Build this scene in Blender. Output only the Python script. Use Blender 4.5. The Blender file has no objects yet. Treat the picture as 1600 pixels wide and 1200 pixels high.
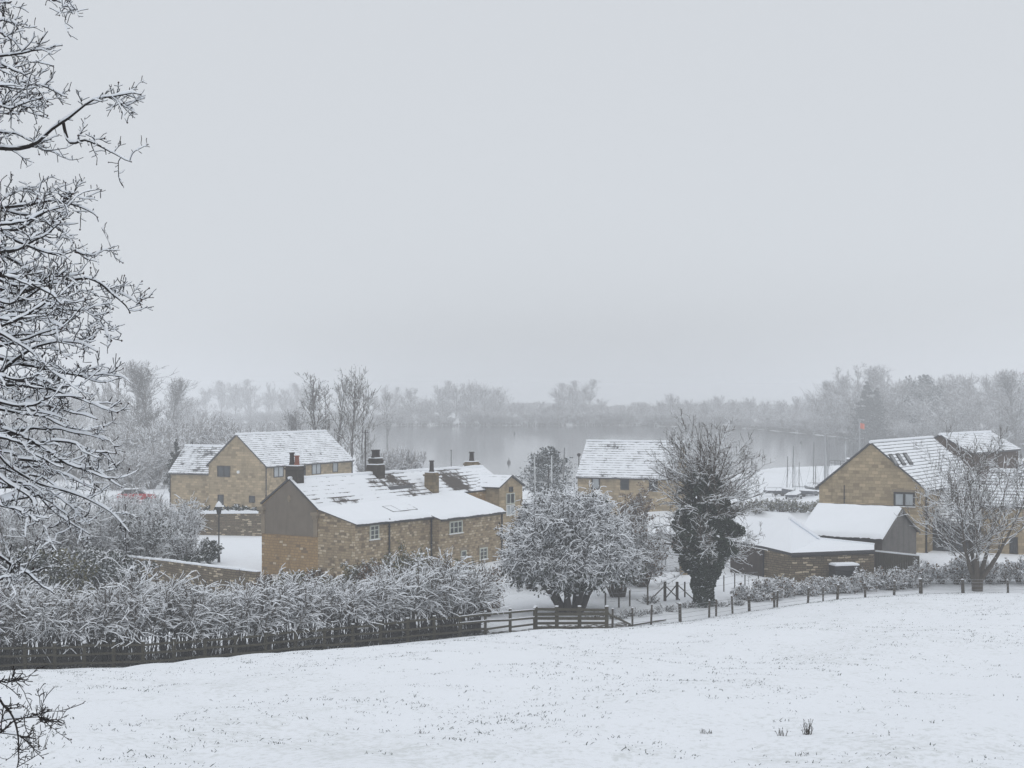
import bpy, math, random
import numpy as np

# ------------------------------------------------------------------ camera, sky, sun, exposure
SC = bpy.context.scene
F, HZ, CZ = 2400.0, 620.0, 15.5          # focal length in photo pixels, horizon row, camera height over the lake
cam_d = bpy.data.cameras.new('camera'); cam = bpy.data.objects.new('camera', cam_d)
SC.collection.objects.link(cam); SC.camera = cam
cam.location = (0, 0, CZ); cam.rotation_euler = (math.radians(90), 0, 0)
cam_d.sensor_width = 36; cam_d.lens = 36 * F / 1600; cam_d.shift_y = 20 / 1600
cam_d.clip_start = 0.1; cam_d.clip_end = 9000

SUN_EL, SUN_AZ = math.radians(48), math.radians(200)
world = bpy.data.worlds.new("World"); SC.world = world; world.use_nodes = True
nt = world.node_tree; nt.nodes.clear()
wo = nt.nodes.new('ShaderNodeOutputWorld'); bg = nt.nodes.new('ShaderNodeBackground')
sky = nt.nodes.new('ShaderNodeTexSky'); sky.sky_type = 'NISHITA'; sky.sun_disc = False
sky.sun_elevation = SUN_EL; sky.sun_rotation = SUN_AZ
mx = nt.nodes.new('ShaderNodeMix'); mx.data_type = 'RGBA'
mx.inputs['Factor'].default_value = 0.965              # a closed deck of cloud, almost no blue sky through it
mx.inputs['B'].default_value = (6.62, 6.90, 7.26, 1)
nt.links.new(sky.outputs[0], mx.inputs['A'])
tcw = nt.nodes.new('ShaderNodeTexCoord'); sxyz = nt.nodes.new('ShaderNodeSeparateXYZ'); mr = nt.nodes.new('ShaderNodeMapRange'); mr.interpolation_type = 'SMOOTHSTEP'
nt.links.new(tcw.outputs['Generated'], sxyz.inputs[0]); nt.links.new(sxyz.outputs[2], mr.inputs['Value'])
mr.inputs['From Min'].default_value = .30; mr.inputs['From Max'].default_value = 1.0; mr.inputs['To Min'].default_value = 1.0; mr.inputs['To Max'].default_value = 1.3
vs = nt.nodes.new('ShaderNodeVectorMath'); vs.operation = 'SCALE'      # an overcast sky is brightest overhead
nt.links.new(mx.outputs['Result'], vs.inputs[0]); nt.links.new(mr.outputs[0], vs.inputs['Scale']); nt.links.new(vs.outputs[0], bg.inputs[0])
bg.inputs[1].default_value = 0.1
nt.links.new(bg.outputs[0], wo.inputs[0])
sun_d = bpy.data.lights.new('sun', 'SUN'); sun = bpy.data.objects.new('sun', sun_d); SC.collection.objects.link(sun)
sun_d.energy = 0.5; sun_d.angle = math.radians(60); sun_d.color = (1, .985, .96)
sun.rotation_euler = (math.radians(90) - SUN_EL, 0, math.radians(20))
SC.view_settings.view_transform = 'Standard'; SC.view_settings.look = 'None'
SC.view_settings.exposure = 0.0; SC.view_settings.gamma = 1
SC.render.engine = 'CYCLES'
cy = SC.cycles
cy.max_bounces = 10; cy.diffuse_bounces = 8; cy.glossy_bounces = 2; cy.transmission_bounces = 2; cy.volume_bounces = 2
cy.use_denoising = True
cy.sample_clamp_indirect = 4

HAZE_DENSITY = 0.00120

# ------------------------------------------------------------------ helpers
rng = np.random.default_rng(7)
COL = SC.collection
WL = {}                                             # world location of each object's origin
Z3 = np.array([0., 0, 1])

def at(px, py, Y): return np.array([(px - 800) / F * Y, Y, CZ + (HZ - py) / F * Y])
def zat(P, py): return CZ - (py - HZ) / F * P[1]
def tsol(P, d, px):                                  # distance along d from P at which the plan point shows at column px
    k = (px - 800) / F
    return (k * P[1] - P[0]) / (d[0] - k * d[1])
def hit(px, py, P, n):                               # where the sight line meets the plane through P with normal n
    P = np.asarray(P, float); P = np.append(P, 0) if len(P) == 2 else P
    d = np.array([(px - 800) / F, 1, (HZ - py) / F]); o = np.array([0, 0, CZ])
    return o + d * (np.dot(P - o, n) / np.dot(d, n))
def unit(v): v = np.asarray(v, float); return v / np.linalg.norm(v)
def v3(p, z): return np.array([p[0], p[1], z])
def vpdir(vx): return unit([(vx - 800) / F, 1.0])

def thing(name, label, cat, loc=(0, 0, 0), group=None, kind=None):
    o = bpy.data.objects.new(name, None); COL.objects.link(o)
    o.location = loc; o.empty_display_size = .2
    WL[o.name] = np.array(loc, float); tag(o, label, cat, group, kind)
    return o
def tag(o, label=None, cat=None, group=None, kind=None):
    if label: o['label'] = label
    if cat: o['category'] = cat
    if group: o['group'] = group
    if kind: o['kind'] = kind
    return o
def dup(root, loc, rotz=0, sc=1, label=None, group=None, szz=None):
    r = root.copy(); COL.objects.link(r); r.location = loc; r.rotation_euler = (0, 0, rotz)
    r.scale = (sc, sc, szz or sc); WL[r.name] = np.array(loc, float)
    if label: r['label'] = label
    if group: r['group'] = group
    for ch in list(root.children):
        c = ch.copy(); COL.objects.link(c); c.parent = r
        for g in ch.children:
            d = g.copy(); COL.objects.link(d); d.parent = c
    return r
def link_mesh(name, me, mats, parent=None, loc=None):
    for m in mats: me.materials.append(m)
    o = bpy.data.objects.new(name, me); COL.objects.link(o)
    if parent is not None:
        o.parent = parent; WL[o.name] = WL[parent.name]
    else:
        o.location = loc if loc is not None else (0, 0, 0); WL[o.name] = np.array(o.location)
    return o

class MB:
    """collects polygons in world coordinates and links them as one mesh; UV in metres along each face"""
    def __init__(s): s.V = []; s.P = []; s.M = []
    def poly(s, pts, m=0):
        b = len(s.V); s.V += [np.asarray(p, float) for p in pts]; s.P.append(list(range(b, b + len(pts)))); s.M.append(m)
    def prism(s, pts, ext, m=0, mtop=None, mside=None):      # pts: a polygon; ext: extrusion vector; mtop on the extruded face
        pts = [np.asarray(p, float) for p in pts]; ext = np.asarray(ext, float)
        n = np.zeros(3)
        for i in range(len(pts)): n += np.cross(pts[i] - pts[0], pts[(i + 1) % len(pts)] - pts[0])
        if np.dot(n, ext) < 0: pts = pts[::-1]
        q = [p + ext for p in pts]
        s.poly(pts[::-1], m); s.poly(q, m if mtop is None else mtop)
        for i in range(len(pts)):
            j = (i + 1) % len(pts); s.poly([pts[i], pts[j], q[j], q[i]], m if mside is None else mside)
    def box(s, c, a, b, h, m=0, mtop=None):                  # c: centre of base; a, b: half-axis vectors; h: height
        c = np.asarray(c, float); a = np.asarray(a, float); b = np.asarray(b, float)
        s.prism([c - a - b, c + a - b, c + a + b, c - a + b], (0, 0, h), m, mtop)
    def bar(s, p, q, w, h, m=0):                             # rectangular bar from p to q
        p = np.asarray(p, float); q = np.asarray(q, float); d = unit(q - p)
        sd = np.cross(d, Z3); sd = unit(sd) if np.linalg.norm(sd) > 1e-3 else np.array([1., 0, 0]); up = np.cross(sd, d)
        s.prism([p + sd * w / 2 + up * h / 2, p - sd * w / 2 + up * h / 2, p - sd * w / 2 - up * h / 2, p + sd * w / 2 - up * h / 2], q - p, m)
    def tube(s, pts, rad, n=6, m=0, cap=True):
        pts = [np.asarray(p, float) for p in pts]; rings = []
        for i, p in enumerate(pts):
            d = unit(pts[min(i + 1, len(pts) - 1)] - pts[max(i - 1, 0)])
            sd = np.cross(d, Z3); sd = unit(sd) if np.linalg.norm(sd) > 1e-3 else np.array([1., 0, 0]); up = np.cross(sd, d)
            r = rad[i] if hasattr(rad, '__len__') else rad
            rings.append([p + r * (sd * math.cos(t) + up * math.sin(t)) for t in np.arange(n) * 2 * math.pi / n])
        for a, b in zip(rings[:-1], rings[1:]):
            for i in range(n): j = (i + 1) % n; s.poly([a[i], b[i], b[j], a[j]], m)
        if cap: s.poly(rings[0], m); s.poly(rings[-1][::-1], m)
    def build(s, name, mats, parent=None, loc=None, smooth=False):
        if not isinstance(mats, (list, tuple)): mats = [mats]
        V = np.array(s.V); off = WL[parent.name] if parent is not None else np.array(loc if loc is not None else (0, 0, 0), float)
        me = bpy.data.meshes.new(name)
        me.from_pydata([tuple(v) for v in V - off], [], s.P)
        me.polygons.foreach_set('material_index', s.M)
        uv = me.uv_layers.new(name='uv'); out = np.zeros((sum(len(p) for p in s.P), 2)); k = 0
        for p in s.P:
            P = V[p]; n = np.zeros(3)
            for i in range(1, len(p) - 1): n += np.cross(P[i] - P[0], P[i + 1] - P[0])
            L = np.linalg.norm(n); n = n / L if L > 0 else Z3
            t = unit(np.cross(Z3, n)) if abs(n[2]) < .97 else np.array([1., 0, 0]); b = np.cross(n, t)
            out[k:k + len(p), 0] = P @ t; out[k:k + len(p), 1] = P @ b; k += len(p)
        uv.data.foreach_set('uv', out.ravel())
        if smooth: me.shade_smooth()
        return link_mesh(name, me, mats, parent, loc)

def arr_mesh(name, V, Q, M, mats, parent=None, loc=None, smooth=False):
    """fast quad (or triangle) mesh from arrays, V in world coordinates"""
    off = WL[parent.name] if parent is not None else np.array(loc if loc is not None else (0, 0, 0), float)
    me = bpy.data.meshes.new(name); k = Q.shape[1]; n = len(Q)
    me.vertices.add(len(V)); me.vertices.foreach_set('co', (V - off).astype(np.float32).ravel())
    me.loops.add(n * k); me.loops.foreach_set('vertex_index', Q.astype(np.int32).ravel())
    me.polygons.add(n); me.polygons.foreach_set('loop_start', np.arange(n, dtype=np.int32) * k)
    try: me.polygons.foreach_set('loop_total', np.full(n, k, dtype=np.int32))
    except Exception: pass
    me.polygons.foreach_set('material_index', M.astype(np.int32))
    me.update(calc_edges=True)
    if smooth: me.shade_smooth()
    return link_mesh(name, me, mats, parent, loc)

# ------------------------------------------------------------------ materials
def newmat(name):
    m = bpy.data.materials.new(name); m.use_nodes = True
    return m, m.node_tree, m.node_tree.nodes['Principled BSDF']
class NT:
    def __init__(s, t): s.t = t
    def n(s, typ, **kw):
        n = s.t.nodes.new(typ)
        for k, v in kw.items():
            if k.startswith('_'): setattr(n, k[1:], v)
            else: n.inputs[k.replace('__', ' ')].default_value = v
        return n
    def l(s, a, b): s.t.links.new(a, b)
    def math(s, op, a, b=None, clamp=False):
        n = s.t.nodes.new('ShaderNodeMath'); n.operation = op; n.use_clamp = clamp
        for i, x in enumerate((a, b)):
            if x is None: continue
            if isinstance(x, (int, float)): n.inputs[i].default_value = x
            else: s.l(x, n.inputs[i])
        return n.outputs[0]
    def mix(s, f, a, b):
        n = s.t.nodes.new('ShaderNodeMix'); n.data_type = 'RGBA'
        for x, k in ((f, 'Factor'), (a, 'A'), (b, 'B')):
            if isinstance(x, (int, float)): n.inputs[k].default_value = x
            elif isinstance(x, tuple): n.inputs[k].default_value = (*x, 1)
            else: s.l(x, n.inputs[k])
        return n.outputs['Result']
    def noise(s, vec, scale, detail=4, rough=.55, dist=0):
        n = s.n('ShaderNodeTexNoise', Scale=scale, Detail=detail, Roughness=rough, Distortion=dist)
        if vec is not None: s.l(vec, n.inputs['Vector'])
        return n.outputs['Fac']
    def smooth(s, x, lo, hi):
        n = s.t.nodes.new('ShaderNodeMapRange'); n.interpolation_type = 'SMOOTHSTEP'
        n.inputs['From Min'].default_value = lo; n.inputs['From Max'].default_value = hi
        s.l(x, n.inputs['Value']); return n.outputs['Result']
    def bump(s, h, strength, dist, bsdf):
        b = s.n('ShaderNodeBump', Strength=strength, Distance=dist); s.l(h, b.inputs['Height']); s.l(b.outputs[0], bsdf.inputs['Normal'])

SNOW = (.84, .865, .90)
def plain(name, col, rough=.7, var=.25, scale=6, metal=0, spec=.4, streak=0):
    m, t, b = newmat(name); g = NT(t); tc = g.n('ShaderNodeTexCoord')
    f = g.noise(tc.outputs['Object'], scale, 5)
    c = g.mix(f, tuple(x * (1 - var) for x in col), tuple(min(1, x * (1 + var)) for x in col))
    if streak:                                            # rain-washed runs down the face
        mp = g.n('ShaderNodeMapping'); mp.inputs['Scale'].default_value = (1.6, 1.6, .22); g.l(tc.outputs['Object'], mp.inputs[0])
        c = g.mix(g.math('MULTIPLY', g.smooth(g.noise(mp.outputs[0], 1.4, 5, .65), .45, .72), streak), c, tuple(x * .4 for x in col))
    g.l(c, b.inputs['Base Color']); b.inputs['Roughness'].default_value = rough; b.inputs['Metallic'].default_value = metal
    b.inputs['Specular IOR Level'].default_value = spec
    g.bump(f, .25, .02, b)
    return m
def snow_mat(name='snow', bump=.05, scale=3, spec=.2):
    m, t, b = newmat(name); g = NT(t); tc = g.n('ShaderNodeTexCoord')
    f = g.noise(tc.outputs['Object'], scale, 6, .6)
    g.l(g.mix(f, tuple(x * .97 for x in SNOW), tuple(min(1, x * 1.03) for x in SNOW)), b.inputs['Base Color'])
    b.inputs['Roughness'].default_value = .7; b.inputs['Specular IOR Level'].default_value = spec
    g.bump(f, .5, bump, b)
    return m
def masonry(name, c1, c2, mortar, bw, bh, warp=0., pale=0., stain=.5, msize=.012, bias=0.):
    m, t, b = newmat(name); g = NT(t)
    uv = g.n('ShaderNodeUVMap'); tc = g.n('ShaderNodeTexCoord'); vec = uv.outputs[0]
    if warp:
        nz = g.n('ShaderNodeTexNoise', Scale=2.2, Detail=2); g.l(tc.outputs['Object'], nz.inputs['Vector'])
        s1 = g.n('ShaderNodeVectorMath', _operation='SUBTRACT'); g.l(nz.outputs['Color'], s1.inputs[0]); s1.inputs[1].default_value = (.5, .5, .5)
        s2 = g.n('ShaderNodeVectorMath', _operation='SCALE'); g.l(s1.outputs[0], s2.inputs[0]); s2.inputs['Scale'].default_value = warp
        s3 = g.n('ShaderNodeVectorMath', _operation='ADD'); g.l(vec, s3.inputs[0]); g.l(s2.outputs[0], s3.inputs[1]); vec = s3.outputs[0]
    br = t.nodes.new('ShaderNodeTexBrick'); g.l(vec, br.inputs['Vector'])
    br.inputs['Color1'].default_value = (*c1, 1); br.inputs['Color2'].default_value = (*c2, 1); br.inputs['Mortar'].default_value = (*mortar, 1)
    br.inputs['Scale'].default_value = 1; br.inputs['Brick Width'].default_value = bw; br.inputs['Row Height'].default_value = bh
    br.inputs['Mortar Size'].default_value = msize; br.inputs['Mortar Smooth'].default_value = .3; br.inputs['Bias'].default_value = bias
    br.offset = .43; br.squash = 1.35 if warp else 1.1; br.squash_frequency = 3
    big = g.noise(tc.outputs['Object'], .45, 4, .6); fine = g.noise(tc.outputs['Object'], 9, 5, .65)
    c = br.outputs['Color']
    c = g.mix(g.math('MULTIPLY', g.smooth(big, .35, .75), stain), c, g.mix(.5, c, (c1[0] * .45, c1[1] * .43, c1[2] * .42)))
    c = g.mix(g.math('MULTIPLY', g.smooth(fine, .3, .8), .45), c, tuple(x * .55 for x in c1))
    mp = g.n('ShaderNodeMapping'); mp.inputs['Scale'].default_value = (1.1, 1.1, .28); g.l(tc.outputs['Object'], mp.inputs[0])      # damp running down the wall
    c = g.mix(g.math('MULTIPLY', g.smooth(g.noise(mp.outputs[0], 1.1, 5, .65), .48, .75), .55), c, tuple(x * .42 for x in c2))
    b2 = t.nodes.new('ShaderNodeTexBrick'); g.l(vec, b2.inputs['Vector'])          # the same courses again, for one random tone per stone
    b2.inputs['Color1'].default_value = (0, 0, 0, 1); b2.inputs['Color2'].default_value = (1, 1, 1, 1); b2.inputs['Mortar'].default_value = (.4, .4, .4, 1)
    for k_ in ('Scale', 'Brick Width', 'Row Height', 'Mortar Size', 'Mortar Smooth'): b2.inputs[k_].default_value = br.inputs[k_].default_value
    b2.offset, b2.squash, b2.squash_frequency = br.offset, br.squash, br.squash_frequency
    sep = g.n('ShaderNodeSeparateColor'); g.l(b2.outputs['Color'], sep.inputs[0]); rv = sep.outputs[0]
    if pale:
        c = g.mix(g.math('MULTIPLY', g.smooth(rv, 1 - pale * 1.1, 1 - pale * .6), .8), c, (.56, .47, .34))
        c = g.mix(g.math('MULTIPLY', g.smooth(rv, pale * 1.1, pale * .6), .75), c, (.12, .09, .065))
    else:
        c = g.mix(g.math('MULTIPLY', g.smooth(rv, .4, .05), .55), c, tuple(x * .5 for x in c2)); c = g.mix(g.math('MULTIPLY', g.smooth(rv, .65, .95), .5), c, tuple(min(1, x * 1.35) for x in c1))
    g.l(c, b.inputs['Base Color']); b.inputs['Roughness'].default_value = .9; b.inputs['Specular IOR Level'].default_value = .2
    g.bump(g.math('ADD', g.math('MULTIPLY', br.outputs['Fac'], -.7), fine), .5, .03, b)
    return m
def roof_mat(name, slate, row, thr, streak=.3, patches=(), uscale=.5, wet=.6, flake=1.0):
    """slates with a cover of snow that breaks along the courses; patches: (point, radius) where warmth has melted it"""
    m, t, b = newmat(name); g = NT(t)
    uv = g.n('ShaderNodeUVMap'); sp = g.n('ShaderNodeSeparateXYZ'); g.l(uv.outputs[0], sp.inputs[0])
    u, v = sp.outputs[0], sp.outputs[1]
    vr = g.math('DIVIDE', v, row); fr = g.math('FRACT', vr); fl = g.math('FLOOR', vr)
    cv = g.n('ShaderNodeCombineXYZ'); g.l(g.math('MULTIPLY', u, uscale * 3), cv.inputs[0]); g.l(g.math('MULTIPLY', fl, 3.7), cv.inputs[1])
    n_row = g.noise(cv.outputs[0], 1.0, 3, .6)
    cb = g.n('ShaderNodeCombineXYZ'); g.l(g.math('MULTIPLY', u, uscale), cb.inputs[0]); g.l(g.math('MULTIPLY', v, uscale * 1.4), cb.inputs[1])
    n_big = g.noise(cb.outputs[0], 1.0, 4, .6)
    cf = g.n('ShaderNodeCombineXYZ'); g.l(g.math('MULTIPLY', u, 5), cf.inputs[0]); g.l(g.math('MULTIPLY', v, 14), cf.inputs[1])
    n_f = g.noise(cf.outputs[0], 1.0, 3, .6)
    lip = g.smooth(fr, .62, .98)                                    # the lip of each course stays bare first
    s = g.math('ADD', g.math('MULTIPLY', n_row, .42), g.math('MULTIPLY', n_big, .42))
    s = g.math('ADD', s, g.math('MULTIPLY', n_f, .16 * flake))
    s = g.math('SUBTRACT', s, g.math('MULTIPLY', lip, streak))
    ge = g.n('ShaderNodeNewGeometry')
    for (p, r, k) in patches:
        d = g.n('ShaderNodeVectorMath', _operation='DISTANCE'); g.l(ge.outputs['Position'], d.inputs[0]); d.inputs[1].default_value = tuple(p)
        f = g.n('ShaderNodeMapRange', _interpolation_type='SMOOTHSTEP'); f.inputs['From Min'].default_value = r; f.inputs['From Max'].default_value = r * .25
        g.l(d.outputs['Value'], f.inputs['Value'])
        s = g.math('SUBTRACT', s, g.math('MULTIPLY', f.outputs[0], k))
    fac = g.smooth(s, thr - .05, thr + .05)
    seam = g.math('SUBTRACT', 1.0, g.math('MULTIPLY', g.smooth(fr, .8, .97), .6))
    sl = g.mix(n_f, tuple(x * .55 for x in slate), tuple(x * 1.5 for x in slate))
    sl2 = g.mix(seam, tuple(x * .3 for x in slate), sl)
    g.l(g.mix(fac, sl2, SNOW), b.inputs['Base Color'])
    b.inputs['Roughness'].default_value = .75; b.inputs['Specular IOR Level'].default_value = .2
    g.bump(g.math('ADD', fac, g.math('MULTIPLY', fr, .25)), .6, .05, b)
    return m
def glass_mat(name, col, rough=.06):
    m, t, b = newmat(name); g = NT(t); tc = g.n('ShaderNodeTexCoord')
    f = g.noise(tc.outputs['Object'], 1.1, 2)
    g.l(g.mix(f, tuple(x * .6 for x in col), tuple(x * 1.3 for x in col)), b.inputs['Base Color'])
    b.inputs['Roughness'].default_value = rough; b.inputs['Specular IOR Level'].default_value = .6
    return m

M = {}
M['snow'] = snow_mat()
M['ashlar'] = masonry('buff_sandstone', (.45, .355, .228), (.34, .268, .175), (.26, .212, .148), .50, .25, stain=.45, bias=-.2)
M['rubble'] = masonry('rubble_sandstone', (.47, .37, .235), (.27, .205, .13), (.21, .165, .12), .31, .175, warp=.16, pale=.22, stain=.7, msize=.02)
M['rubble_warm'] = masonry('ochre_rubble_stone', (.43, .285, .14), (.32, .22, .115), (.22, .16, .10), .30, .19, warp=.14, pale=.08, stain=.6, msize=.022)
M['garden_stone'] = masonry('dry_stone', (.25, .20, .135), (.14, .115, .08), (.045, .038, .03), .36, .15, warp=.16, pale=.2, stain=.6, msize=.02)
M['brick'] = masonry('dark_red_brick', (.115, .078, .062), (.09, .062, .05), (.11, .09, .075), .22, .075, stain=.5)
M['stack'] = masonry('sooted_stone', (.085, .07, .055), (.05, .043, .036), (.04, .034, .03), .5, .26, stain=.6)
M['stack_pale'] = masonry('chimney_stone', (.25, .19, .11), (.18, .14, .09), (.12, .095, .065), .45, .25, stain=.6)
M['render'] = plain('grey_brown_render', (.175, .146, .115), .95, .22, 1.6, streak=.22)
M['dress'] = plain('dressed_stone', (.24, .195, .14), .9, .3, 5)
M['slate'] = plain('dark_slate', (.06, .06, .065), .6, .4, 8)
M['roof_barn'] = roof_mat('snowy_slate_roof', (.10, .10, .105), .30, .395, .16, uscale=.6)
M['roof_wing'] = roof_mat('thin_snow_slate_roof', (.10, .10, .105), .30, .44, .18, uscale=.5)
M['roof_line'] = roof_mat('lined_snow_slate_roof', (.085, .085, .09), .36, .31, .33, uscale=.5)
M['roof_thick'] = snow_mat('thick_roof_snow', .04, .7)
M['black'] = plain('black_plastic', (.018, .018, .02), .4, .2, 5)
M['frame_dark'] = plain('dark_window_frame', (.03, .028, .027), .5, .2, 5)
M['frame_pale'] = plain('pale_green_frame', (.50, .52, .46), .6, .1, 5)
M['white'] = plain('white_paint', (.72, .73, .72), .5, .08, 5)
M['glass'] = glass_mat('dark_glass', (.035, .04, .045))
M['blind'] = glass_mat('pale_blind_glass', (.40, .43, .45), .25)
M['terracotta'] = plain('red_clay', (.22, .075, .045), .8, .3, 6)
M['soot'] = plain('sooty_clay', (.035, .027, .024), .9, .4, 6)
M['timber'] = plain('dark_weathered_timber', (.060, .046, .039), .85, .4, 3, streak=.5)
M['timber_grey'] = plain('grey_boards', (.125, .115, .106), .85, .35, 3, streak=.6)
M['fence'] = plain('mossy_fence_timber', (.058, .051, .034), .9, .5, 5)
M['post'] = plain('brown_fence_post', (.055, .045, .034), .9, .4, 7)
M['oak'] = plain('brown_oak', (.17, .105, .06), .8, .3, 5)
M['bark'] = plain('dark_bark', (.040, .034, .030), .95, .4, 9)
M['bark_brown'] = plain('brown_bark', (.075, .060, .046), .95, .4, 6)
M['bark_grey'] = plain('grey_bark', (.17, .158, .15), .95, .3, 4)
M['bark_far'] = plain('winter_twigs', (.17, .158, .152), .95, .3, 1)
M['bark_frost_haze'] = plain('hoar_frost_haze_twigs', (.29, .275, .268), .95, .3, 1)  # hoar frost, its colour paled further to stand in for denser haze
M['thorn'] = plain('hawthorn_bark', (.020, .016, .015), .9, .4, 30)
M['leaf'] = plain('dark_evergreen_leaf', (.020, .028, .015), .7, .5, 3)
M['ivy'] = plain('ivy_leaf', (.018, .031, .014), .6, .6, 2)
M['leaf_olive'] = plain('olive_leaf', (.13, .12, .055), .8, .5, 2)
M['leaf_brown'] = plain('russet_leaf', (.12, .075, .045), .8, .5, 2)
M['needle'] = plain('conifer_needles', (.022, .030, .024), .8, .5, 2)
M['berry'] = plain('dark_red_haw', (.03, .010, .010), .5, .3, 40)
M['litter'] = plain('leaf_litter', (.040, .034, .022), 1, .5, 5)
M['grass'] = plain('withered_grass', (.046, .062, .050), .9, .5, 2)
M['red'] = plain('red_paint', (.42, .03, .035), .35, .1, 3)
M['flag'] = plain('orange_red_cloth', (.62, .20, .14), .8, .1, 3)
M['mast'] = plain('weathered_mast', (.19, .19, .195), .5, .2, 3)
M['reed'] = plain('winter_reed', (.075, .060, .045), .95, .4, .5)
M['alu'] = plain('grey_aluminium', (.32, .33, .34), .45, .15, 3)
M['pole_dark'] = plain('dark_pole', (.05, .045, .045), .6, .3, 3)
M['hull_white'] = plain('white_hull', (.55, .57, .58), .35, .1, 3)
M['hull_dark'] = plain('navy_hull', (.06, .065, .08), .4, .2, 3)
M['rubber'] = plain('black_rubber', (.015, .015, .015), .8, .2, 5)
# ------------------------------------------------------------------ the land and the lake
FX = np.array([-60, -30, -22.1, -16.6, -12.2, -6.4, -2, 1.2, 3.5, 5.2, 9.2, 15.6, 20, 26, 31.5, 60])
FY = np.array([64, 68, 69.8, 70.6, 73, 77, 80, 82, 82, 82.5, 85, 91, 94.6, 97.5, 97.5, 99])
def fence_y(x): return np.interp(x, FX, FY)
LAKE = [(340, 830), (600, 826), (1000, 830), (1180, 742), (1300, 602), (1420, 532), (1640, 500), (1900, 470), (1900, 400), (1600, 385), (1450, 345),
        (1310, 338), (1207, 330), (1100, 285), (900, 255), (700, 262), (600, 335), (500, 500), (400, 700), (340, 790)]
LP = np.array([((px - 800) / F * d, d) for px, d in LAKE])
def lake_dist(x, y):                                 # signed distance to the lake's edge, negative on the water
    p = np.stack([x, y], -1); best = np.full(x.shape, 1e9); inside = np.zeros(x.shape, bool)
    for i in range(len(LP)):
        a, b = LP[i], LP[(i + 1) % len(LP)]; ab = b - a
        t = np.clip(((p - a) @ ab) / (ab @ ab), 0, 1)
        best = np.minimum(best, np.linalg.norm(p - a - t[..., None] * ab, axis=-1))
        c = ((a[1] > y) != (b[1] > y)) & (x < (b[0] - a[0]) * (y - a[1]) / (b[1] - a[1] + 1e-12) + a[0])
        inside ^= c
    return np.where(inside, -best, best)
def sstep(x, a, b): t = np.clip((x - a) / (b - a), 0, 1); return t * t * (3 - 2 * t)
def ground_z(x, y):
    x = np.asarray(x, float); y = np.asarray(y, float)
    Df = fence_y(x); t = np.clip((Df - y) / (Df - 24), 0, 1)
    fld = 3 + 6.7 * t ** .88 + np.where(y < 24, (24 - np.maximum(y, -45)) * .17, 0)
    fld = fld + .30 * np.exp(-((y - 46) / 10) ** 2) * sstep(-x, 9, 15) * (y < Df)
    fld = fld + np.clip(Df - y, 0, 10) / 10 * (.10 * np.sin(x * .31 + y * .17) + .07 * np.sin(x * .77 - y * .43 + 1) + .035 * np.sin(x * 1.9 + y * 1.3))
    fl = 3 + .8 * sstep(y, 150, 175) * sstep(-x, 0, 20) + .6 * sstep(x, 9, 16) * sstep(y - fence_y(x), 2, 8) * (1 - sstep(y, 150, 200))
    fl = fl - 1.7 * sstep(y, 170, 235)
    z = np.where(y < Df, fld, fl)
    d = lake_dist(x, y)
    far = y > 150
    land = np.clip(d, 0, None)
    z = np.where(far, np.where(d < 0, np.maximum(-1.0, d * .12), np.minimum(.35 + land * .05, np.maximum(z, .35))), z)
    rise = np.clip(y - 850, 0, None)
    z = z + np.where(y > 840, 1.2 * sstep(land, 5, 40) + 24 * sstep(y, 880, 1260) + 24 * sstep(y, 1400, 3000), 0)
    z = z + np.where(far & (d > 0), .8 * sstep(land, 3, 30) * (np.sin(x * .021 + 1) * np.sin(y * .017) + .5 * np.sin(x * .06 + y * .05)), 0)
    return z
def gz(x, y): return float(ground_z(np.array([x]), np.array([y]))[0])
def gat(px, Y): x = (px - 800) / F * Y; return np.array([x, Y, gz(x, Y)])

def ground():
    nr, na = 520, 420
    r = np.concatenate([np.linspace(6, 60, 60), np.geomspace(60.3, 200, 230), np.geomspace(201, 3020, nr - 290)])
    a = np.radians(np.linspace(-42, 42, na)); rr, aa = np.meshgrid(r, a, indexing='ij')
    X = rr * np.sin(aa); Y = rr * np.cos(aa) - 45; Zz = ground_z(X, Y)
    V = np.stack([X, Y, Zz], -1).reshape(-1, 3)
    i, j = np.meshgrid(np.arange(nr - 1), np.arange(na - 1), indexing='ij'); k = (i * na + j).ravel()
    Q = np.stack([k, k + na, k + na + 1, k + 1], -1)[:, ::-1]
    m, t, b = newmat('snowfield'); g = NT(t); tc = g.n('ShaderNodeTexCoord'); ob = tc.outputs['Object']
    mp = g.n('ShaderNodeMapping'); mp.inputs['Scale'].default_value = (1, .55, 1); g.l(ob, mp.inputs[0])
    big = g.noise(mp.outputs[0], .11, 4, .6); mid = g.noise(mp.outputs[0], 1.2, 5, .65); fine = g.noise(mp.outputs[0], 7, 4, .7)
    s = g.math('ADD', g.math('MULTIPLY', fine, .55), g.math('ADD', g.math('MULTIPLY', big, .35), g.math('MULTIPLY', mid, .25)))
    fl = g.math('MULTIPLY', g.smooth(s, .58, .74), .38)
    c = g.mix(fl, SNOW, (.40, .42, .38))
    g.l(c, b.inputs['Base Color']); b.inputs['Roughness'].default_value = .75; b.inputs['Specular IOR Level'].default_value = .2
    g.bump(g.math('ADD', g.math('MULTIPLY', mid, .8), g.math('MULTIPLY', fine, .25)), .55, .12, b)
    o = arr_mesh('ground', V, Q, np.zeros(len(Q)), [m], smooth=True); o['kind'] = 'structure'
    o['label'] = 'snow covered field and valley floor around the houses and lake'
ground()

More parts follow.
